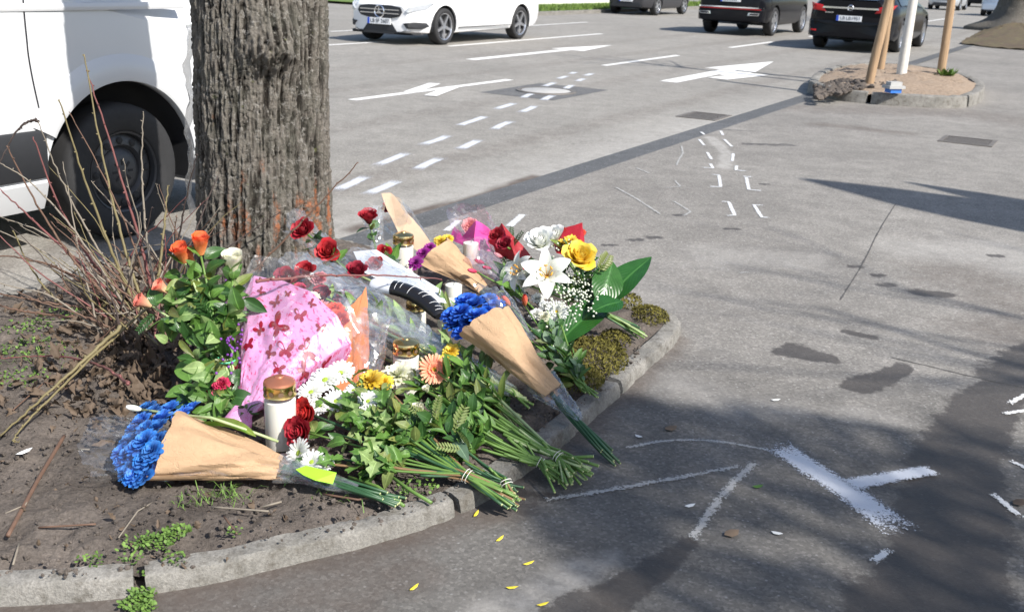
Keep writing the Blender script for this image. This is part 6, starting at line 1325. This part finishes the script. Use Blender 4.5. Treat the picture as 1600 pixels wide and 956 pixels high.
# ------------------------------------------------------------------ bare shrub left of the trunk
SR = random.Random(17); sb = thing('bare_shrub', 'bare thorny shrub of many thin brown and olive twigs left of the trunk', 'shrub', at(235, 520, .12))
M_TWIG = [simple('twig_brown', (.13, .075, .05), .7, 0, .35, 40), simple('twig_olive', (.17, .14, .065), .65, 0, .35, 40), simple('twig_red', (.17, .06, .055), .6, 0, .35, 40), simple('twig_dark', (.05, .035, .03), .7, 0, .3, 40), simple('twig_grey', (.22, .19, .15), .75, 0, .3, 40)]
def twig(P_, r0, mat, buds=True):
    pts = smoothpath([Vector(p) for p in P_], 2); n = len(pts); pts = [p + Vector((SR.gauss(0, .0014), SR.gauss(0, .0014), SR.gauss(0, .0014))) if 0 < i < n - 1 else p for i, p in enumerate(pts)]
    b = MB(); b.tube(pts, [r0 * (1 - .72 * i / (n - 1)) for i in range(n)], 6); o = ob('twig', b.mesh('twig'), mat, sb)
    if buds:
        for i in range(2, n - 1, 2):
            if SR.random() < .7:
                e = Vector((SR.gauss(0, 1), SR.gauss(0, 1), SR.gauss(.3, 1))).normalized(); r = r0 * (1 - .72 * i / n); bb = MB().tube([pts[i], pts[i] + e * (r + .003), pts[i] + e * (r + .008)], [r * .8, r * .9, .0006], 5); ob('bud', bb.mesh('bud'), mat, o)
# traced stems: base, mid, tip given at their distance
def T3(x, y, Y): return atY(x, y, Y)
SHR = [((232, 505), (180, 330), (131, 85), 1), ((245, 510), (205, 330), (135, 110), 2), ((225, 500), (165, 370), (92, 155), 1), ((250, 490), (225, 330), (224, 175), 4), ((240, 500), (196, 350), (108, 175), 0), ((215, 520), (120, 330), (60, 190), 4), ((60, 190), (30, 200), (0, 255), 3),
       ((230, 515), (130, 390), (52, 214), 2), ((205, 520), (110, 400), (10, 228), 0), ((200, 530), (90, 380), (0, 295), 2), ((215, 540), (100, 340), (0, 255), 4), ((210, 550), (90, 420), (-10, 400), 0), ((180, 560), (60, 470), (-20, 455), 0), ((240, 480), (255, 370), (262, 290), 1), ((275, 470), (280, 370), (308, 240), 3),
       ((250, 500), (290, 400), (340, 275), 3), ((262, 505), (330, 410), (440, 330), 3), ((300, 520), (420, 400), (560, 254), 0), ((380, 500), (440, 450), (530, 398), 0), ((400, 440), (540, 430), (690, 436), 2), ((200, 600), (120, 560), (0, 560), 2), ((230, 480), (60, 640), (28, 690), 1), ((190, 510), (90, 600), (-10, 690), 1), ((180, 540), (60, 490), (-20, 470), 0), ((170, 520), (90, 470), (20, 360), 1)]
for i, (a, m_, e, k) in enumerate(SHR):
    Y0 = 3.65 + SR.uniform(-.15, .2); Y1 = Y0 + SR.uniform(-.25, .3)
    if a[0] > 290: Y0 = 3.15 + .3 * (a[0] < 390); Y1 = 3.55
    if e[1] > 540: pa, pm, pe = at(*a, .25), at(*m_, .12), at(*e, .075)
    else: pa, pm, pe = T3(*a, Y0), T3(*m_, (Y0 + Y1) / 2 + .02), T3(*e, Y1)
    if pa.z < .1: pa.z = .1
    c1 = pm * 2 - (pa + pe) * .5; twig(bezier(pa, c1, pe, 9), SR.uniform(.005, .0078), M_TWIG[k])
for i in range(60):
    bx = SR.uniform(150, 290); by = SR.uniform(450, 545); p = at(bx, by, .11); a = SR.gauss(-.5, .9); L = SR.uniform(.22, .62); d = Vector((math.sin(a), SR.uniform(-.35, .35), SR.uniform(.25, 1.2))).normalized()
    q = p + d * L; m_ = p + d * L * .5 + Vector((SR.gauss(0, .04), SR.gauss(0, .03), SR.uniform(0, .06))); twig([p, p.lerp(m_, .5), m_, m_.lerp(q, .5) + Vector((SR.gauss(0, .01), 0, SR.gauss(0, .01))), q], SR.uniform(.0025, .005), SR.choice(M_TWIG), SR.random() < .6)

# ------------------------------------------------------------------ litter, weeds, debris
M_DEAD = leaf_mat('dead_leaf', (.07, .05, .036), (.21, .15, .10), .8, .1)
LR = random.Random(31); dl = [leaf_mesh('dead', .34, 2.2, .7, 2, 8, 4, .4), leaf_mesh('dead', .28, -1.8, .9, 0, 8, 4, .5), leaf_mesh('dead', .4, 1.4, -.6, 3, 10, 4, .5)]
dv = [(np.array([v.co[:] for v in m.vertices]), [tuple(p.vertices) for p in m.polygons], [tuple(l.uv) for l in m.uv_layers[0].data]) for m in dl]
b = MB()
def litter(x, y, L, z):
    V, F, _ = LR.choice(dv); M = Matrix.Translation((x, y, z)) @ Euler((LR.gauss(0, .6), LR.gauss(0, .6), LR.uniform(0, 6.28))).to_matrix().to_4x4() @ Matrix.Scale(L, 4); b.add([M @ Vector(v) for v in V], F, [(.3, .5)] * len(V))
for i in range(900):
    if i < 640: p = at(LR.gauss(205, 62), LR.gauss(525, 48), .11)
    elif i < 800: p = at(LR.uniform(0, 320), LR.uniform(455, 640), .09)
    else: p = at(LR.uniform(0, 700), LR.uniform(620, 880), .065)
    if not inside_pt(p.x, p.y): continue
    litter(p.x, p.y, LR.uniform(.02, .055) * (.5 if i >= 800 else 1), soil_z(p.x, p.y) + LR.uniform(.006, .035) * (.35 if i >= 800 else 1))
o = ob('leaf_litter', b.mesh('leaf_litter'), M_DEAD, kind='stuff'); tag(o, 'dry brown leaf litter under the bare shrub', 'leaf litter')
b = MB()
def weed(cx, cy, rad, n, s, flat=.5):
    c = at(cx, cy, .06)
    for i in range(n):
        a = LR.uniform(0, 6.28); r = rad * math.sqrt(LR.random()); p = Vector((c.x + math.cos(a) * r, c.y + math.sin(a) * r * .8, 0)); ins_ = inside_pt(p.x, p.y); p.z = (soil_z(p.x, p.y) if ins_ else .0) + LR.uniform(.004, .018)
        e = Vector((LR.gauss(0, 1), LR.gauss(0, 1), LR.uniform(.1, 1.1))).normalized(); q = e.cross(Vector((LR.gauss(0, .3), LR.gauss(0, .3), 1))).normalized() * s * .36; L = s * LR.uniform(.7, 1.3)
        b.add([p, p + e * L * .4 + q, p + e * L * .8 + q * .8, p + e * L, p + e * L * .8 - q * .8, p + e * L * .4 - q], [(0, 1, 2, 3, 4, 5)])
for (x, y, r, n, s) in [(245, 845, .045, 130, .011), (275, 830, .035, 110, .011), (215, 848, .05, 60, .010), (215, 915, .04, 170, .011), (222, 900, .03, 90, .011), (140, 873, .035, 36, .010), (270, 870, .03, 40, .010), (205, 870, .03, 30, .01), (365, 830, .02, 22, .010), (50, 545, .12, 200, .012), (30, 590, .10, 130, .012), (90, 500, .10, 90, .012), (40, 515, .1, 110, .012), (650, 760, .06, 60, .012)]: weed(x, y, r, n, s)
o = ob('weeds', b.mesh('weeds', False), M_WEED, kind='stuff'); tag(o, 'low green weeds growing in the soil and kerb joint', 'weeds')
b = MB()
for (cx, cy, rad, n) in [(330, 772, .05, 34), (358, 768, .035, 34), (290, 784, .03, 12), (60, 560, .12, 70), (535, 770, .05, 20)]:
    c = at(cx, cy, .06)
    for i in range(n):
        p = Vector((c.x + LR.gauss(0, rad), c.y + LR.gauss(0, rad * .5), 0)); p.z = soil_z(p.x, p.y); a = LR.uniform(0, 6.28); d = Vector((math.cos(a), math.sin(a), 0)); L = LR.uniform(.02, .055); q = Vector((-d.y, d.x, 0)) * .0013
        b.add([p - q, p + q, p + d * L * .5 + Vector((0, 0, L * .6)) + q * .7, p + d * L * .5 + Vector((0, 0, L * .6)) - q * .7, p + d * L + Vector((0, 0, L * .45))], [(0, 1, 2, 3), (3, 2, 4)])
o = ob('grass_blades', b.mesh('grass_blades', False), M_WEED, kind='stuff'); tag(o, 'sparse grass blades in the soil below the kraft paper', 'grass')
for i, pl in enumerate([[(12, 835), (60, 750), (100, 680)], [(60, 740), (40, 790), (8, 800)], [(60, 822), (150, 820)], [(185, 838), (215, 800), (240, 782)], [(318, 690), (400, 665)], [(120, 700), (140, 704)], [(20, 640), (70, 600), (110, 610)], [(330, 790), (420, 800)], [(370, 832), (350, 808)], [(410, 790), (440, 785)], [(505, 770), (560, 782), (600, 770)], [(20, 880), (30, 850)]]):
    pts = [at(x, y, .06) for x, y in pl]; pts = [Vector((p.x, p.y, soil_z(p.x, p.y) + .010 + .006 * (j % 2))) for j, p in enumerate(pts)]
    r = .006 if i == 0 else LR.uniform(.0018, .003); o = ob('fallen_twig', MB().tube(resample(pts, .03), r, 6).mesh('fallen_twig'), M_TWIG[(0, 4)[i % 2]])
    if i == 0: tag(o, 'thickest fallen stick on the bare soil left of the blue bouquet', 'twig')
    else: tag(o, 'thin dry twig lying on the bare soil', 'twig', 'thin twigs on the soil')
M_YP = simple('yellow_petal', (.72, .58, .04), .6); M_CHIP = simple('paper_scrap', (.72, .72, .70), .8)
def flake(name, x, y, L, W_, a, mat, label, cat, group, z=.004):
    p = at(x, y, z); d = Vector((math.cos(a), math.sin(a), 0)); q = Vector((-d.y, d.x, 0)); V = [p + d * L * s_ + q * W_ * w_ + Vector((0, 0, h_)) for s_, w_, h_ in [(-.5, 0, .002), (-.2, .5, .001), (.2, .5, .003), (.5, 0, .006), (.2, -.5, .002), (-.2, -.5, .0), (0, 0, .004)]]
    o = ob(name, mesh(name, V, [(6, i, (i + 1) % 6) for i in range(6)]), mat); tag(o, label, cat, group)
for x, y, a in [(647, 918, .9), (800, 918, .0), (826, 880, .4), (781, 842, .9), (744, 803, 1.2), (795, 792, .1), (848, 944, .3)]: flake('fallen_petal', x, y, .032, .008, a, M_YP, 'yellow petal lying on the dark asphalt', 'petal', 'yellow petals on the asphalt')
for x, y, a in [(1214, 833, -.6), (1212, 625, 0.), (998, 682, -.9), (1078, 790, .3)]: flake('paper_scrap', x, y, .034, .013, a, M_CHIP, 'tiny white paper scrap on the dark asphalt', 'scrap', 'white scraps on the asphalt')
flake('white_scrap', 38, 706, .05, .016, .9, M_CHIP, 'white paper scrap on the bare soil beside the thick stick', 'scrap', None, .07)
for x, y in [(1048, 669), (1592, 785), (1143, 833), (968, 563)]: 
    flake('dead_leaf', x, y, .05, .03, .5, M_DEAD, 'curled brown dead leaf lying on the asphalt', 'leaf', 'dead leaves on the asphalt', .006)
flake('green_leaf', 1184, 760, .035, .015, .2, GM['mid'], 'small green leaf fragment on the asphalt below the chalk arc', 'leaf', None, .005)
